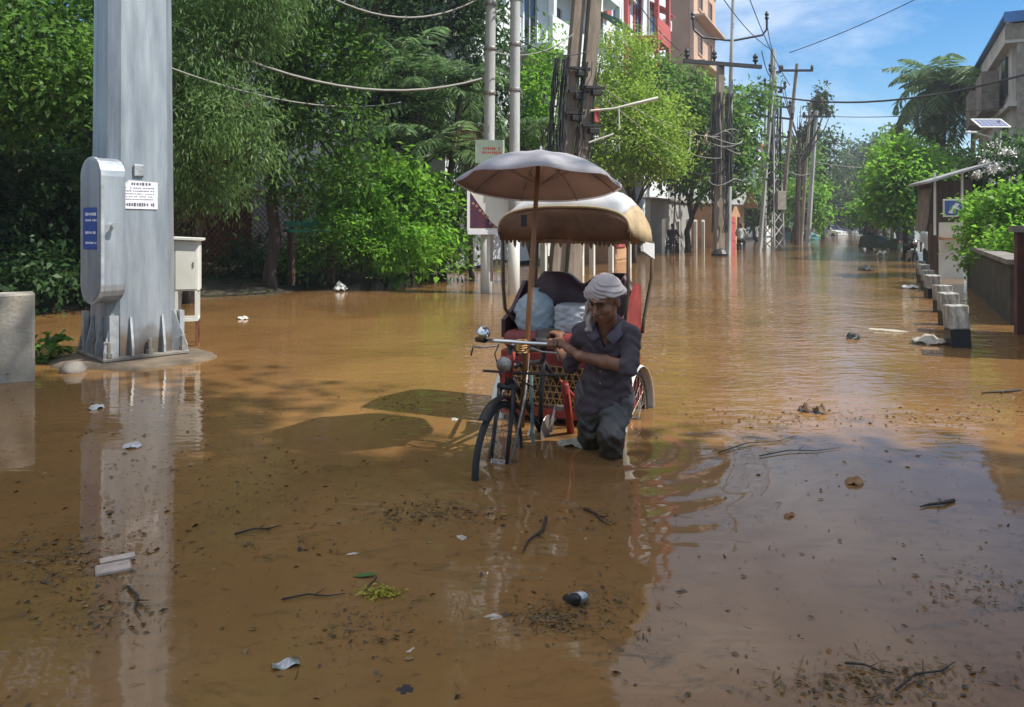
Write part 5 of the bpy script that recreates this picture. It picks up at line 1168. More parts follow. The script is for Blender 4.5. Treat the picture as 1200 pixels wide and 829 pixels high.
# the rickshaw puller
mo = np.array((.55, 4.75, -.36))
man = thing('person', 'man in dark shirt and pale head cloth pushing the rickshaw by its handlebar, knee deep', 'person', mo)
fw = unit(V3(-.42, -.90, 0)); rt = V3(-fw[1], fw[0], 0)          # facing, and towards image right
A = lambda px, py, Y: np.array(at(px, py, Y))
shR, shL = A(738, 394, 4.53), A(683, 392, 4.69)
neck = A(713, 384, 4.585); chest = A(712, 408, 4.64); waist = A(711, 445, 4.72); pelv = A(708, 472, 4.76)
elR = A(738, 431, 4.42); wrR = A(679, 417, 4.42)
barR = np.array(RM @ (bar + Vector((.245, .035, .003))) + RW); bu = unit(np.array(RM @ Vector((.07, .04, -.003))))
elL = A(670, 428, 4.86); wrL = A(655, 412, 4.97)
hipR, hipL = pelv + rt * .085 + V3(0, 0, .0), pelv - rt * .085
knR, knL = A(716, 511, 4.60), A(692, 508, 4.80)
anR, anL = V3(knR[0] + .02, knR[1] + .16, -.30), V3(knL[0] + .05, knL[1] + .20, -.30)
Tr = np.stack([rt, fw, V3(0, 0, 1)], 1)                           # torso axes as columns
hf_ = unit(V3(-.56, -.70, -.40)); hr = unit(np.cross(hf_, V3(.10, 0, 1))); hu = np.cross(hr, hf_); hr = -hr; Hd = np.stack([hr, hf_, hu], 1)
hc_ = A(708, 352, 4.43)
hp = lambda x, y, z: hc_ + Hd @ (V3(x, y, z) * 1.02)
headprims = [ell(hp(0, -.012, .035), (.077, .096, .092), Hd), ell(hp(0, .022, -.045), (.060, .072, .072), Hd, .03), ell(hp(0, .055, -.092), (.028, .026, .024), Hd, .02),
    cap(hp(0, .088, .022), hp(0, .112, -.022), .009, .014, .012), cap(hp(-.012, .102, -.028), hp(.012, .102, -.028), .011, .011, .010),
    cap(hp(-.045, .072, .034), hp(-.012, .088, .036), .011, .012, .014), cap(hp(.045, .072, .034), hp(.012, .088, .036), .011, .012, .014),
    ell(hp(-.047, .060, -.022), (.022, .022, .020), Hd, .02), ell(hp(.047, .060, -.022), (.022, .022, .020), Hd, .02),
    cap(hp(-.019, .090, -.056), hp(.019, .090, -.056), .0075, .0075, .007), cap(hp(-.016, .088, -.066), hp(.016, .088, -.066), .009, .009, .007),
    ell(hp(-.030, .092, .014), (.016, .012, .010), Hd, -.010), ell(hp(.030, .092, .014), (.016, .012, .010), Hd, -.010), cap(hp(-.02, .1, -.0615), hp(.02, .1, -.0615), .003, .003, -.004),
    ell(hp(-.080, -.012, -.005), (.012, .022, .034), Hd, .012), ell(hp(.080, -.012, -.005), (.012, .022, .034), Hd, .012)]
def hand_on_bar(c, u, back, wr, hide=0):
    """fingers spaced along bar direction u; back = horizontal direction from the bar to the palm side"""
    up = V3(0, 0, 1); P = []
    pc = c + back * .030 + up * .016; P.append(ell(pc, (.043, .024, .017), np.stack([u, back, up], 1), .016)); P.append(cap(wr, pc + back * .012, .025, .022, .02))
    for i, s in enumerate((-.033, -.011, .011, .033)):
        l = (.9, 1.0, .97, .82)[i]; k0 = c + u * s + back * .020 + up * .026; k1 = c + u * s - back * .012 * l + up * .027; k2 = c + u * s - back * .030 * l + up * (.002); k3 = c + u * s - back * .020 * l - up * .022 * l
        P += [cap(k0, k1, .0105, .0100, .006), cap(k1, k2, .0098, .009, .005), cap(k2, k3, .009, .0078, .005)]
    t0 = pc - u * .036 * (1 if np.dot(u, wr - c) > 0 else -1); P += [cap(t0, t0 - back * .016 - up * .024, .0125, .0115, .008), cap(t0 - back * .016 - up * .024, t0 - back * .040 - up * .030, .0115, .009, .006)]
    return P
bk = unit(V3(.42, .90, 0))
hand1 = hand_on_bar(barR, bu, bk, wrR)
sadc = np.array(RM @ Vector((.07, -.60, 1.005)) + RW); hand2 = hand_on_bar(sadc, unit(np.array(RM @ Vector((0, 1, 0)))), unit(np.array(RM @ Vector((1, 0, 0)))), wrL)
torso = [ell(chest + V3(0, 0, .03), (.150, .098, .16), Tr), ell(waist, (.128, .095, .14), Tr, .05), ell(pelv, (.142, .105, .11), Tr, .05), cap(shL, shR, .052, .052, .05), cap(neck + V3(0, .01, -.02), hp(0, -.02, -.05), .058, .052, .03)]
arms = [cap(shR, elR, .050, .038, .03), cap(elR, (elR + wrR) / 2, .038, .036, .02), cap((elR + wrR) / 2, wrR, .036, .025, .02), cap(shL, elL, .050, .038, .03), cap(elL, wrL, .037, .025, .02)]
legs = [cap(hipR, knR, .088, .060, .04), cap(knR, anR, .056, .036, .03), cap(hipL, knL, .088, .060, .04), cap(knL, anL, .056, .036, .03)]
for an in (anR, anL): legs += [cap(an + V3(0, .02, -.02), an + fw * .17 + V3(0, 0, -.035), .036, .026, .02)]
body = sdf_obj('body', torso + arms + legs + hand1 + hand2 + headprims, .0055, .025, 'skin', man, None, mo)
for s_ in (-1, 1):
    b = MB(); b.lathe([(.001, -.0095), (.006, -.0075), (.0095, 0), (.006, .0075), (.001, .0095)], 10, None, Vector(hp(s_ * .030, .081, .013) - mo)); b.build('eye', M['eye'], man, True)
    b = MB(); b.tube([Vector(hp(s_ * x, y, z) - mo) for (x, y, z) in ((.012, .1005, .036), (.028, .0985, .041), (.048, .083, .036))], [.0035, .0045, .002], 6); b.build('eyebrow', M['hair'], man, True)
# shirt
def shirt_post(F_, X, Y, Z):
    F_ = F_ + fold(X, Y, Z, 1.0, .004).astype(np.float32) + fold(Z, X, Y, 2.3, .0035).astype(np.float32) + .003 * np.sin(Z * 95 + 3 * np.sin(X * 26) + 2 * np.sin(Y * 31)).astype(np.float32)
    # hem, neck opening
    xr = (X - pelv[0]) * rt[0] + (Y - pelv[1]) * rt[1]; yf = (X - pelv[0]) * fw[0] + (Y - pelv[1]) * fw[1]
    hem = .235 - .10 * xr + .02 * np.sin(xr * 25) + .03 * np.cos(xr * 14); F_ = np.maximum(F_, hem - Z)
    nc_ = neck + fw * .075 + V3(0, 0, .012); tt = np.clip((nc_[2] - Z) / .13, 0, 1)
    dn = np.sqrt(((X - nc_[0]) * rt[0] + (Y - nc_[1]) * rt[1]) ** 2 + (np.minimum(0, (X - nc_[0]) * fw[0] + (Y - nc_[1]) * fw[1] + .02)) ** 2 + np.maximum(0, Z - nc_[2]) ** 2 * 0) - .050 * (1 - tt)
    dn = np.where(Z < nc_[2] - .13, 1, dn); F_ = np.maximum(F_, -dn)
    top = neck[2] + .078
    return np.maximum(F_, Z - top)
shirtp = [ell(chest + V3(0, 0, .03), (.168, .118, .185), Tr), ell(waist, (.156, .122, .17), Tr, .06), ell(pelv + V3(0, 0, -.02), (.178, .142, .16), Tr, .06), cap(shL, shR, .060, .060, .05), cap(neck + V3(0, 0, -.05), neck + V3(0, .005, .02), .084, .066, .05),
          cap(shR, elR + (elR - shR) * .02, .062, .050, .03), cap(elR - (elR - shR) * .06, elR + (wrR - elR) * .13, .053, .049, .015), cap(shL, elL, .062, .050, .03), cap(elL, elL + (wrL - elL) * .16, .050, .047, .015)]
M['shirt'] = mat('dark_shirt', (.080, .060, .070), .82, .35, 7, .25, 90, col2=(.045, .034, .038))
sh = sdf_obj('shirt', shirtp, .0065, .03, 'shirt', man, shirt_post, mo)
M['shirt_light'] = mat('collar_cloth', (.105, .085, .115), .82, .2, 9, .2, 90)
for s_ in (-1, 1):
    q = lambda x, y, z: Vector(neck + rt * (x * s_) + fw * y + V3(0, 0, z) - mo)
    b = MB(); b.grid([[q(.070, -.045, .050), q(.082, .0, .042), q(.062, .068, .016), q(.018, .100, -.040)], [q(.082, -.055, .030), q(.100, .0, .018), q(.090, .078, -.010), q(.040, .112, -.060)], [q(.088, -.065, .005), q(.112, .005, -.006), q(.106, .080, -.036), q(.070, .112, -.078)]])
    b.build('collar', M['shirt_light'], man, True, None, .006)
b = MB(); cf = [chest + rt * .0 + fw * .125 + V3(0, 0, .02), waist + fw * .128 + V3(0, 0, 0), pelv + fw * .148 + V3(0, 0, .02)]
for i in range(4):
    t_ = i / 3; p = (cf[0] * (1 - t_) + cf[1] * t_) - mo; b.lathe([(.001, -.002), (.007, 0), (.001, .004)], 8, Matrix(((rt[0], 0, fw[0]), (rt[1], 0, fw[1]), (0, 1, 0))), Vector(p))
b.build('button', M['worn_metal'], man)
# jeans
jp = [cap(hipR + V3(0, 0, .05), knR, .104, .078, .03), cap(knR, anR + (knR - anR) * .1, .076, .062, .03), cap(hipL + V3(0, 0, .05), knL, .104, .078, .03), cap(knL, anL + (knL - anL) * .1, .076, .062, .03), ell(pelv, (.152, .118, .11), Tr, .04)]
t = M['jeans'].node_tree; bs = t.nodes['Principled BSDF']; tcj = N(t, 'ShaderNodeTexCoord'); sj = N(t, 'ShaderNodeSeparateXYZ'); nj = N(t, 'ShaderNodeTexNoise'); nj.inputs['Scale'].default_value = 12
mj = N(t, 'ShaderNodeMapRange'); mj.inputs['From Min'].default_value = .44; mj.inputs['From Max'].default_value = .52; aj = N(t, 'ShaderNodeMath', operation='MULTIPLY_ADD'); aj.inputs[1].default_value = -.12
t.links.new(tcj.outputs['Object'], sj.inputs[0]); t.links.new(tcj.outputs['Object'], nj.inputs['Vector']); t.links.new(nj.outputs['Fac'], aj.inputs[0]); t.links.new(sj.outputs['Z'], aj.inputs[2]); t.links.new(aj.outputs[0], mj.inputs['Value'])
wj = N(t, 'ShaderNodeMixRGB'); wj.inputs['Color1'].default_value = (.035, .028, .02, 1); src = bs.inputs['Base Color'].links[0].from_socket; t.links.new(src, wj.inputs['Color2']); t.links.new(mj.outputs[0], wj.inputs['Fac']); t.links.new(wj.outputs[0], bs.inputs['Base Color'])
rj = N(t, 'ShaderNodeMath', operation='MULTIPLY_ADD'); rj.inputs[1].default_value = .35; rj.inputs[2].default_value = .3; t.links.new(mj.outputs[0], rj.inputs[0]); t.links.new(rj.outputs[0], bs.inputs['Roughness'])
sdf_obj('jeans', jp, .0075, .02, 'jeans', man, lambda F_, X, Y, Z: F_ + fold(X, Y, Z, 1.25, .007).astype(np.float32) + fold(Z, Y, X, 2.2, .004).astype(np.float32) + .003 * np.sin(Z * 95 + 4 * np.sin(X * 30)).astype(np.float32), mo)
# head cloth with a hanging tail
def wrap_post(F_, X, Y, Z):
    u = (X - hc_[0]) * hu[0] + (Y - hc_[1]) * hu[1] + (Z - hc_[2]) * hu[2]; r_ = (X - hc_[0]) * hr[0] + (Y - hc_[1]) * hr[1] + (Z - hc_[2]) * hr[2]; f_ = (X - hc_[0]) * hf_[0] + (Y - hc_[1]) * hf_[1] + (Z - hc_[2]) * hf_[2]
    F_ = F_ + (.0038 * np.sin((u * .92 + r_ * .42) * 320 + 1.5 * np.sin(r_ * 40 + f_ * 25))).astype(np.float32) * (u > .02) + .004 * np.sin(u * 60 + f_ * 50).astype(np.float32)
    return np.maximum(F_, np.where((r_ > -.11), (.040 + .020 * np.sin(r_ * 22) - .42 * np.maximum(0, .0 - f_)) - u, -1))
tk = hp(-.090, .0, .02); tail = [cap(tk, hp(-.102, .005, -.06), .018, .024, .02), cap(hp(-.102, .005, -.06), hp(-.110, .02, -.13), .020, .024, .02), cap(hp(-.110, .02, -.13), hp(-.108, .04, -.185), .027, .020, .02)]
M['head_cloth'] = mat('head_cloth', (.47, .43, .41), .85, .22, 12, .3, 90, col2=(.34, .28, .28), stretch=(1, 1, 3))
sdf_obj('head_cloth', [ell(hp(0, -.020, .060), (.091, .109, .084), Hd), cap(hp(-.070, .035, .055), hp(.070, .035, .06), .026, .026, .04), ell(hp(.085, -.03, .045), (.04, .05, .04), Hd, .03)], .0055, .02, 'head_cloth', man, wrap_post, mo)
sdf_obj('cloth_tail', tail, .0055, .02, 'head_cloth', man, lambda F_, X, Y, Z: F_ + .006 * np.sin(X * 160 + 2 * np.sin(Z * 40)).astype(np.float32), mo)

# ------------------------------------------------------------------ people and vehicles farther off
def small_person(label, loc, rz, pose, top, trousers, hair='hair'):
    o = thing('person', label, 'person', loc, rz); q = pose
    # local: +y is the back, -y the front
    Jt = dict(pel=V3(0, 0, .86), che=V3(0, -.02, 1.22), nek=V3(0, -.02, 1.42), hed=V3(0, -.05, 1.56), sl=V3(-.18, -.01, 1.36), sr=V3(.18, -.01, 1.36), el=V3(-.23, .0, 1.10), er=V3(.23, 0, 1.10), hl=V3(-.22, -.10, .86), hr=V3(.22, -.10, .86), kl=V3(-.1, -.03, .46), kr=V3(.1, -.02, .46), fl=V3(-.1, .02, .06), fr=V3(.1, .05, .06)); Jt.update(q); J = Jt
    pr = [ell(J['che'], (.155, .10, .19)), ell(J['pel'], (.15, .11, .14)), cap(J['pel'], J['che'], .12, .12, .04), cap(J['nek'], J['hed'], .05, .05), ell(J['hed'] + V3(0, 0, .03), (.078, .095, .115)), cap(J['sl'], J['sr'], .055), cap(J['hed'] + V3(0, -.09, .02), J['hed'] + V3(0, -.11, -.01), .012, .015, .01)]
    for s in 'lr':
        pr += [cap(J['s' + s], J['e' + s], .048, .038), cap(J['e' + s], J['h' + s], .037, .026), ell(J['h' + s] + V3(0, -.03, -.03), (.025, .045, .05)), cap(J['pel'] + V3(-.09 if s == 'l' else .09, 0, -.02), J['k' + s], .085, .058), cap(J['k' + s], J['f' + s], .055, .038), cap(J['f' + s], J['f' + s] + V3(0, -.16, -.03), .04, .03)]
    sdf_obj('body', pr, .02, .04, 'skin', o)
    tp = [ell(J['che'], (.175, .12, .21)), cap(J['pel'] + V3(0, 0, .02), J['che'], .145, .135, .05), cap(J['sl'], J['sr'], .07)] + [cap(J['s' + s], J['s' + s] + (J['e' + s] - J['s' + s]) * .9, .064, .058) for s in 'lr']
    sdf_obj('shirt', tp, .02, .04, top, o)
    sdf_obj('trousers', [ell(J['pel'] - V3(0, 0, .02), (.16, .125, .13))] + [cap(J['pel'] + V3(-.09 if s == 'l' else .09, 0, -.02), J['k' + s], .1, .075) for s in 'lr'] + [cap(J['k' + s], J['f' + s], .072, .055) for s in 'lr'], .02, .04, trousers, o)
    sdf_obj('hair', [ell(J['hed'] + V3(0, .02, .07), (.09, .10, .095))], .02, .04, hair, o); return o
M['shirt_pale'] = mat('pale_shirt', (.42, .46, .44), .85, .2, 5); M['shirt_dark'] = mat('navy_shirt', (.03, .032, .045), .85, .3, 5); M['trouser_dark'] = mat('dark_trousers', (.035, .033, .035), .85, .3, 5)
p = wp(1089, 314); small_person('man in a pale shirt walking along the right footpath in front of the kiosk', (p.x, p.y, -.30), R(160), dict(hl=V3(-.2, -.14, .92), fr=V3(.1, .18, .08), fl=V3(-.1, -.12, .06)), 'shirt_pale', 'trouser_dark')
SIT = dict(pel=V3(0, .10, .84), che=V3(0, .02, 1.18), nek=V3(0, -.01, 1.38), hed=V3(0, -.04, 1.52), sl=V3(-.18, .0, 1.32), sr=V3(.18, .0, 1.32), el=V3(-.27, -.15, 1.10), er=V3(.27, -.15, 1.10), hl=V3(-.28, -.42, 1.02), hr=V3(.28, -.42, 1.02), kl=V3(-.17, -.26, .68), kr=V3(.17, -.26, .68), fl=V3(-.18, -.12, .27), fr=V3(.18, -.12, .27))
def motorbike(label, loc, rz, col):
    o = thing('motorbike', label, 'motorbike', loc, rz)
    for y in (-.62, .62):
        b = MB(); b.tube([(0, y + .29 * math.cos(a), .30 + .29 * math.sin(a)) for a in np.linspace(0, 6.283, 24, endpoint=False)], .05, 7, closed=True); wh = b.build('wheel', M['rubber'], o, True)
        b = MB(); b.lathe([(.20, -.02), (.23, 0), (.20, .02)], 16, Matrix.Rotation(R(90), 3, 'Y'), (0, y, .30)); b.build('rim', M['worn_metal'], wh)
    b = MB(); b.box((0, -.22, .80), (.24, .42, .2), bevel=.05); b.build('tank', col, o, True)
    b = MB(); b.box((0, .28, .79), (.24, .66, .1), bevel=.03); b.build('seat', M['black'], o, True)
    b = MB(); b.box((0, 0, .45), (.22, .44, .34), bevel=.04); b.build('engine', M['worn_metal'], o)
    b = MB(); b.tube([(0, -.62, .3), (0, -.45, .95)], .035, 6); b.tube([(-.34, -.40, 1.02), (-.1, -.46, .98), (.1, -.46, .98), (.34, -.40, 1.02)], .016, 6); b.tube([(0, .62, .3), (0, .2, .5)], .03, 6); b.build('frame', M['black'], o)
    b = MB(); b.lathe([(.01, 0), (.085, .02), (.09, .1), (.04, .14)], 12, Matrix.Rotation(R(90), 3, 'X'), (0, -.50, .92)); b.build('headlight', M['chrome'], o, True)
    b = MB(); b.box((0, .66, .62), (.2, .36, .03), Matrix.Rotation(R(-25), 3, 'X')); b.build('rear_mudguard', col, o); return o
for px, py, rz, lab, plab, top in ((788, 296.5, R(150), 'black motorbike ridden through the water in front of the grey wall', 'rider in dark clothes on the motorbike in front of the grey wall', 'shirt_dark'), (868, 292, R(155), 'dark motorbike by the red shuttered shop', 'rider in a white shirt on the motorbike by the red shuttered shop', 'shirt_pale')):
    p = wp(px, py); motorbike(lab, (p.x, p.y, -.30), rz, M['black']); small_person(plab, (p.x, p.y, -.28), rz, SIT, top, 'trouser_dark')
p = wp(1068, 306); motorbike('dark parked motorbike by the thin pole on the right footpath', (p.x, p.y, -.22), R(-15), M['black'])
def auto_rickshaw(label, loc, rz, body):
    o = thing('auto_rickshaw', label, 'auto rickshaw', loc, rz)
    b = MB(); b.prism([(0, -1.25, .35), (0, -1.1, .95), (0, -.85, 1.05), (0, -.1, .9), (0, .1, .55), (0, .9, .9), (0, 1.3, .9), (0, 1.3, .35)], (-.62, 0, 0), (.62, 0, 0)); b.build('body', body, o)
    b = MB(); b.prism([(0, -.85, 1.5), (0, -.5, 1.72), (0, .9, 1.74), (0, 1.3, 1.55), (0, 1.34, .88), (0, 1.26, .88), (0, 1.2, 1.5), (0, -.8, 1.45)], (-.64, 0, 0), (.64, 0, 0)); b.build('canopy', M['black'], o)
    b = MB(); b.box((0, -.93, 1.27), (1.1, .02, .44), Matrix.Rotation(R(-14), 3, 'X')); b.build('windscreen', M['glass'], o)
    for x, y in ((0, -1.0), (-.55, .95), (.55, .95)):
        b = MB(); b.tube([(x, y + .18 * math.cos(a), .22 + .18 * math.sin(a)) for a in np.linspace(0, 6.283, 18, endpoint=False)], .05, 6, closed=True); b.lathe([(.15, -.03), (.15, .03)], 12, Matrix.Rotation(R(90), 3, 'Y'), (x, y, .22)); b.build('wheel', M['rubber'], o, True)
    for x in (-.5, .5):
        b = MB(); b.box((x, 1.32, .72), (.12, .04, .1)); b.build('tail_light', M['red_trim'], o)
    return o
p = wp(1037, 292); auto_rickshaw('dark auto rickshaw seen from behind on the far right side of the road', (p.x, p.y, -.30), R(205), mat('auto_green', (.03, .06, .035), .5, .3, 5))
def car(label, loc, rz, col):
    o = thing('car', label, 'car', loc, rz); bd = M.setdefault('paint_' + col[0], mat('paint_' + col[0], col[1], .3, .1, 3))
    b = MB(); b.prism([(0, -2.0, .35), (0, -2.0, .75), (0, -1.2, .9), (0, -.5, 1.45), (0, .9, 1.48), (0, 1.5, .95), (0, 2.0, .9), (0, 2.0, .35)], (-.8, 0, 0), (.8, 0, 0)); b.build('body', bd, o)
    b = MB(); b.prism([(0, -1.12, .96), (0, -.5, 1.41), (0, -.46, 1.41), (0, -1.05, .96)], (-.7, -.03, .02), (.7, -.03, .02)); b.build('windscreen', M['glass'], o)
    b = MB(); b.prism([(0, -.9, .98), (0, -.45, 1.38), (0, .85, 1.40), (0, 1.3, .98)], (-.81, 0, 0), (.81, 0, 0)); b.build('side_window', M['glass'], o)
    for x in (-.72, .72):
        for y in (-1.25, 1.25):
            b = MB(); b.lathe([(.2, -.1), (.31, -.09), (.31, .09), (.2, .1)], 16, Matrix.Rotation(R(90), 3, 'Y'), (x * 1.02, y, .31)); b.build('wheel', M['rubber'], o)
        b = MB(); b.box((x * .8, -2.01, .68), (.3, .04, .14)); b.build('headlight', M['chrome'], o)
    return o
for px, py, rz, col, lab in ((972, 276, R(25), ('white', (.7, .7, .7)), 'white car driving through the water beneath the distant poles'), (990, 273.5, R(25), ('silver', (.4, .42, .45)), 'silver car at the far end of the flooded road'), (1008, 273, R(205), ('white', (.7, .7, .7)), 'small white car before the far trees at the road end'), (931, 281, R(25), ('teal', (.10, .30, .30)), 'teal van-like car beside the leaning grey pole')):
    p = wp(px, py); car(lab, (p.x, p.y, -.32), rz, col)

# ------------------------------------------------------------------ things floating on the water
def flat(name, label, cat, px, py, build, rz=0, z=.004, mname=None, smooth=False, group=None):
    p = wp(px, py); b = MB(); build(b); return tag(b.build(name, M[mname], None, smooth, (p.x, p.y, z)), label, cat, group) if rz == 0 else (lambda o: (setattr(o, 'rotation_euler', (0, 0, rz)), tag(o, label, cat, group))[1])(b.build(name, M[mname], None, smooth, (p.x, p.y, z)))
M['litter'] = leafmat('floating_litter', (.014, .012, .008), (.20, .125, .045), .1, clump=2.5); M['scum'] = mat('scum_foam', (.40, .36, .29), .9, .4, 20, .3, 40); M['carton'] = mat('wet_carton', (.42, .33, .27), .6, .4, 14); M['can'] = mat('silver_foil', (.42, .42, .43), .3, .3, 20, metal=.6)
M['leaf_yellow'] = leafmat('leaf_yellow', (.20, .20, .02), (.40, .36, .04), .3); M['leaf_green1'] = mat('fresh_leaf', (.04, .12, .02), .5, .3, 9); M['husk'] = mat('husk', (.16, .10, .06), .9, .5, 18, .5); M['twig'] = mat('wet_twig', (.035, .025, .016), .7, .4, 15); M['leaf_brown'] = mat('brown_leaf', (.26, .13, .055), .7, .4, 15)
flat('crushed_carton', 'crushed beige drink carton floating left of the mast reflection', 'carton', 133, 668, lambda b: (b.box((0, 0, .006), (.13, .08, .022), rotz(.2), bevel=.006), b.box((.0, .085, .010), (.13, .05, .012), rotz(.25))), .3, 0, 'carton')
flat('foil_packet', 'flat grey foil packet floating at the bottom left', 'packet', 335, 780, lambda b: b.grid([[(x, y, .006 + .006 * math.sin(x * 90 + y * 40)) for x in np.linspace(-.042, .042, 8)] for y in np.linspace(-.022, .022, 5)]), .35, 0, 'can')
flat('crushed_bottle', 'crushed dark bottle standing out of the water in the middle foreground', 'bottle', 670, 706, lambda b: (b.lathe([(.012, -.05), (.021, -.046), (.0225, -.03), (.019, -.005), (.0215, .02), (.020, .04), (.009, .055), (.009, .066)], 12, Matrix.Rotation(R(62), 3, 'X')),), .4, .01, 'black', True)
flat('clear_bottle', 'small grey crumpled plastic bottle against the crushed dark one', 'bottle', 674, 705, lambda b: (b.lathe([(.008, -.03), (.02, -.02), (.022, .03), (.009, .05)], 10, Matrix.Rotation(R(70), 3, 'X')),), 1.2, .012, 'can', True)
def rag(seed, sx, sy, sz, n=14):
    def f(b):
        rr = np.random.default_rng(seed); ph = rr.uniform(0, 6, 8); rows = []
        for i in range(n):
            row = []
            for j in range(n):
                u, v = i / (n - 1) * 2 - 1, j / (n - 1) * 2 - 1; k = max(0, 1 - (u * u + v * v) * .5)
                row.append((sx / 2 * u * math.sqrt(1 - .5 * v * v) * (1 + .10 * math.sin(v * 4 + ph[0])), sy / 2 * v * math.sqrt(1 - .5 * u * u) * (1 + .12 * math.sin(u * 5 + ph[1])), -.006 + sz * k * (.55 + .28 * math.sin(u * 4 + ph[2]) * math.sin(v * 3.5 + ph[3]) + .10 * math.sin(u * 11 + v * 8 + ph[4]))))
            rows.append(row)
        b.grid(rows)
    return f
for i, (nm, lab, cat, px, py, sx_, sy_, sz_, m_) in enumerate((
    ('plastic_bag', 'white crumpled bag floating on the mast reflection', 'bag', 155, 524, .11, .08, .05, 'foam'), ('foam_piece', 'white foam scrap floating below the mast base', 'foam', 113, 479, .12, .08, .05, 'foam'),
    ('plastic_bag', 'white plastic lump floating in front of the bright green bush', 'bag', 399, 341, .42, .3, .24, 'foam'), ('plastic_bag', 'white floating scrap behind the service cabinet', 'bag', 285, 374, .20, .14, .07, 'foam'),
    ('plastic_scrap', 'pale plastic scrap floating below the crushed leaf bunch right of centre', 'plastic scrap', 578, 723, .06, .04, .010, 'scum'), ('floating_disc', 'dark grey round lid floating at the bottom centre', 'lid', 475, 808, .055, .05, .008, 'rubber'),
    ('black_bag', 'black bag floating in the open water on the right', 'bag', 1000, 397, .16, .16, .11, 'black'), ('coconut_husk', 'brown coconut husk floating among the ripples, left of a pair', 'coconut husk', 945, 482, .11, .1, .09, 'husk'), ('coconut_husk', 'brown coconut husk floating among the ripples, right of a pair', 'coconut husk', 961, 484, .10, .1, .09, 'husk'),
    ('brown_leaf', 'curled brown leaf floating on the sky reflection', 'leaf', 925, 605, .06, .03, .03, 'leaf_brown'), ('paper_bag', 'crumpled brown paper floating on the right', 'paper', 1001, 566, .11, .09, .05, 'leaf_brown'), ('plastic_net', 'grey tangle of net and plastic beside the nearest kerb block', 'net', 1089, 402, .40, .36, .13, 'scum'),
    ('foam_piece', 'long white foam scum strip left of the kerb blocks', 'foam', 1040, 387, .5, .2, .012, 'scum'), ('foam_piece', 'white floating scrap near the far kerb blocks', 'foam', 1066, 338, .35, .3, .12, 'foam'), ('foam_piece', 'white scrap in front of the dark auto rickshaw', 'foam', 1034, 299, .6, .4, .3, 'foam'), ('dark_clump', 'dark clump with a stick floating far out on the road', 'clump', 1015, 317, .7, .4, .22, 'black'),
    ('plastic_scrap', 'white scraps floating below the front wheel', 'plastic scrap', 541, 630, .06, .04, .012, 'scum'), ('plastic_bag', 'white rag caught under the rickshaw at the waterline', 'bag', 672, 522, .20, .12, .06, 'scum'), ('plastic_scrap', 'pale strip floating left of the yellow leaf bunch', 'plastic scrap', 413, 649, .06, .02, .008, 'scum'), ('plastic_scrap', 'thin pale leaf shaped scrap at the bottom left of centre', 'plastic scrap', 481, 762, .05, .014, .006, 'scum'), ('foam_piece', 'small pale scrap on the water left of the hood pole reflection', 'foam', 533, 492, .07, .05, .02, 'scum'))):
    flat(nm, lab, cat, px, py, rag(40 + i, sx_, sy_, sz_), .3 + i * .7, 0.004, m_, True)
flat('green_leaf', 'fresh green leaf floating beside the yellow leaf bunch', 'leaf', 428, 676, lambda b: b.grid([[(.05 * u, .016 * v * (1 - u * u), .004 + .004 * u) for u in np.linspace(-1, 1, 9)] for v in (-1, 0, 1)]), .1, 0.004, 'leaf_green1', True)
p = wp(445, 698); rng = np.random.default_rng(8); n_ = 110
P = np.stack([rng.normal(0, .035, n_), rng.normal(0, .022, n_), rng.uniform(.004, .02, n_)], 1); D = unit(np.stack([rng.normal(0, 1, n_), rng.normal(0, 1, n_), rng.normal(0, .15, n_)], 1))
o = link('leaf_bunch', mesh_quads('leaf_bunch', leaf_quads(P, D, rng.uniform(.015, .032, n_), rng.uniform(.008, .014, n_), rng), n_), M['leaf_yellow'], None, False, p); tag(o, 'floating bunch of small yellow-green leaves in the foreground', 'leaf bunch')
def stick(label, a, b_, r, mname='twig', fork=True, z=.008):
    a, b_ = wp(*a), wp(*b_); q = MB(); d = b_ - a; n = Vector((-d.y, d.x, 0)) * .06
    q.tube([Vector((0, 0, z)), d * .4 + n + Vector((0, 0, z + .004)), d * .7 - n * .4 + Vector((0, 0, z)), d + Vector((0, 0, z))], [r, r * .9, r * .7, r * .3], 6)
    if fork: q.tube([d * .5 + n * .7 + Vector((0, 0, z)), d * .68 + n * 2.6 + Vector((0, 0, z + .01))], [r * .6, r * .2], 5)
    return tag(q.build('twig', M[mname], None, True, a), label, 'twig', 'twigs floating on the water')
for a_, b_, r_, lab in (((640, 608), (612, 650), .007, 'dark twig in the water below the front wheel'), ((684, 598), (716, 618), .006, 'forked twig floating left of the sky reflection edge'), ((1118, 588), (1078, 596), .009, 'dark stick floating on the sky reflection at right'), ((441, 679), (430, 692), .004, 'short pale stick on the yellow leaf bunch'), ((150, 690), (165, 725), .006, 'curved black twig near the mast reflection'), ((1196, 458), (1150, 462), .012, 'stick floating by the right edge'), ((1050, 812), (1120, 778), .004, 'thin twig at the bottom right'), ((990, 780), (1048, 792), .004, 'thin twig left of the bottom right debris'), ((330, 705), (405, 698), .004, 'long straw left of the yellow leaf bunch'), ((842, 532), (935, 512), .0035, 'dark ripple line added as a thin rod, upper of two'), ((890, 536), (985, 526), .0035, 'dark ripple line added as a thin rod, lower of two'), ((275, 628), (330, 618), .005, 'thin twig left of the umbrella shadow')):  # the long upper and lower pair is added to draw dark ripple lines
    stick(lab, a_, b_, r_)
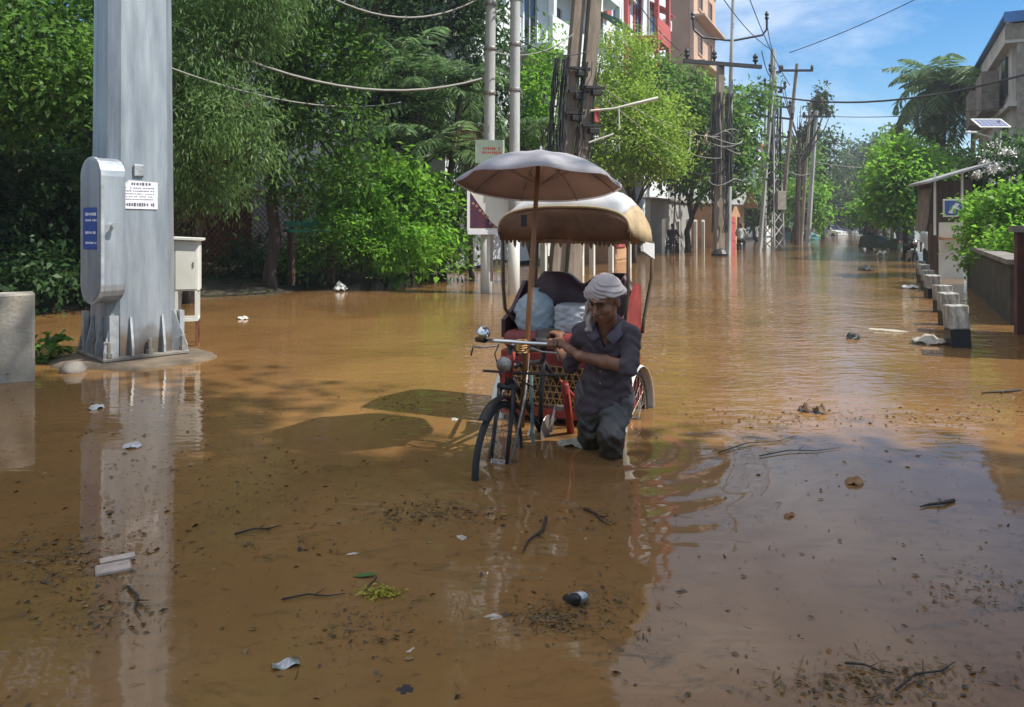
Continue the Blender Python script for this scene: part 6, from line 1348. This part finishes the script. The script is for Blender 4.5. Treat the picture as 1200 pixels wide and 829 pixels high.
# leaf litter and scum: too many bits to count
rng = np.random.default_rng(11); PX = []
def clump(px, py, sx, sy, n):
    n = int(n * 3.2); PX.append(np.stack([rng.normal(px, sx, n), rng.normal(py, sy, n)], 1))
for args in ((70, 655, 60, 18, 420), (110, 720, 45, 18, 130), (510, 602, 45, 8, 260), (690, 715, 40, 22, 150), (640, 725, 22, 10, 160), (700, 604, 26, 6, 60), (430, 735, 60, 18, 110), (980, 488, 70, 7, 200), (1120, 492, 50, 6, 160), (890, 492, 40, 6, 120), (1030, 800, 70, 16, 260), (1150, 690, 40, 14, 80), (280, 540, 90, 22, 160), (480, 470, 40, 8, 110), (150, 600, 90, 40, 140), (360, 610, 120, 30, 180), (1090, 395, 30, 6, 80), (1180, 470, 30, 8, 120)): clump(*args)
PX.append(np.stack([rng.uniform(0, 1200, 1900), 262 + 1268 / rng.uniform(2.25, 6.2, 1900)], 1))
PX = np.concatenate(PX); PX = PX[(PX[:, 1] > 330)]; n_ = len(PX); Y = EYE * F / (PX[:, 1] - HZ); P = np.stack([(PX[:, 0] - 600) * Y / F, Y, rng.uniform(.003, .007, n_)], 1)
a = rng.uniform(0, 6.28, n_); D = np.stack([np.cos(a), np.sin(a), rng.normal(0, .05, n_)], 1); L = .005 + .034 * rng.random(n_) ** 3.2; thin = rng.random(n_) < .5
W = np.where(thin, .003, L * rng.uniform(.3, .6, n_)); L = np.where(thin, L * 2.0 * (1 + 1.5 * (rng.random(n_) < .08)), L)
tag(link('floating_litter', mesh_quads('floating_litter', leaf_quads(P, unit(D), L, W, rng, .1), n_), M['litter']), 'scattered leaf litter and scum drifting on the brown water', 'leaf litter', None, 'stuff')
# humid air
hz = MB(); hz.box((150, 560, 14.7), (1100, 1240, 33.4)); M['haze'] = bpy.data.materials.new('haze'); M['haze'].use_nodes = True; t = M['haze'].node_tree; t.nodes.clear()
o_ = N(t, 'ShaderNodeOutputMaterial'); v_ = N(t, 'ShaderNodeVolumePrincipled'); v_.inputs['Color'].default_value = (.86, .92, 1, 1); v_.inputs['Density'].default_value = .0011; v_.inputs['Anisotropy'].default_value = .2
t.links.new(v_.outputs[0], o_.inputs['Volume']); ho = hz.build('haze', M['haze']); tag(ho, 'thin humid haze filling the street', 'haze', None, 'stuff')
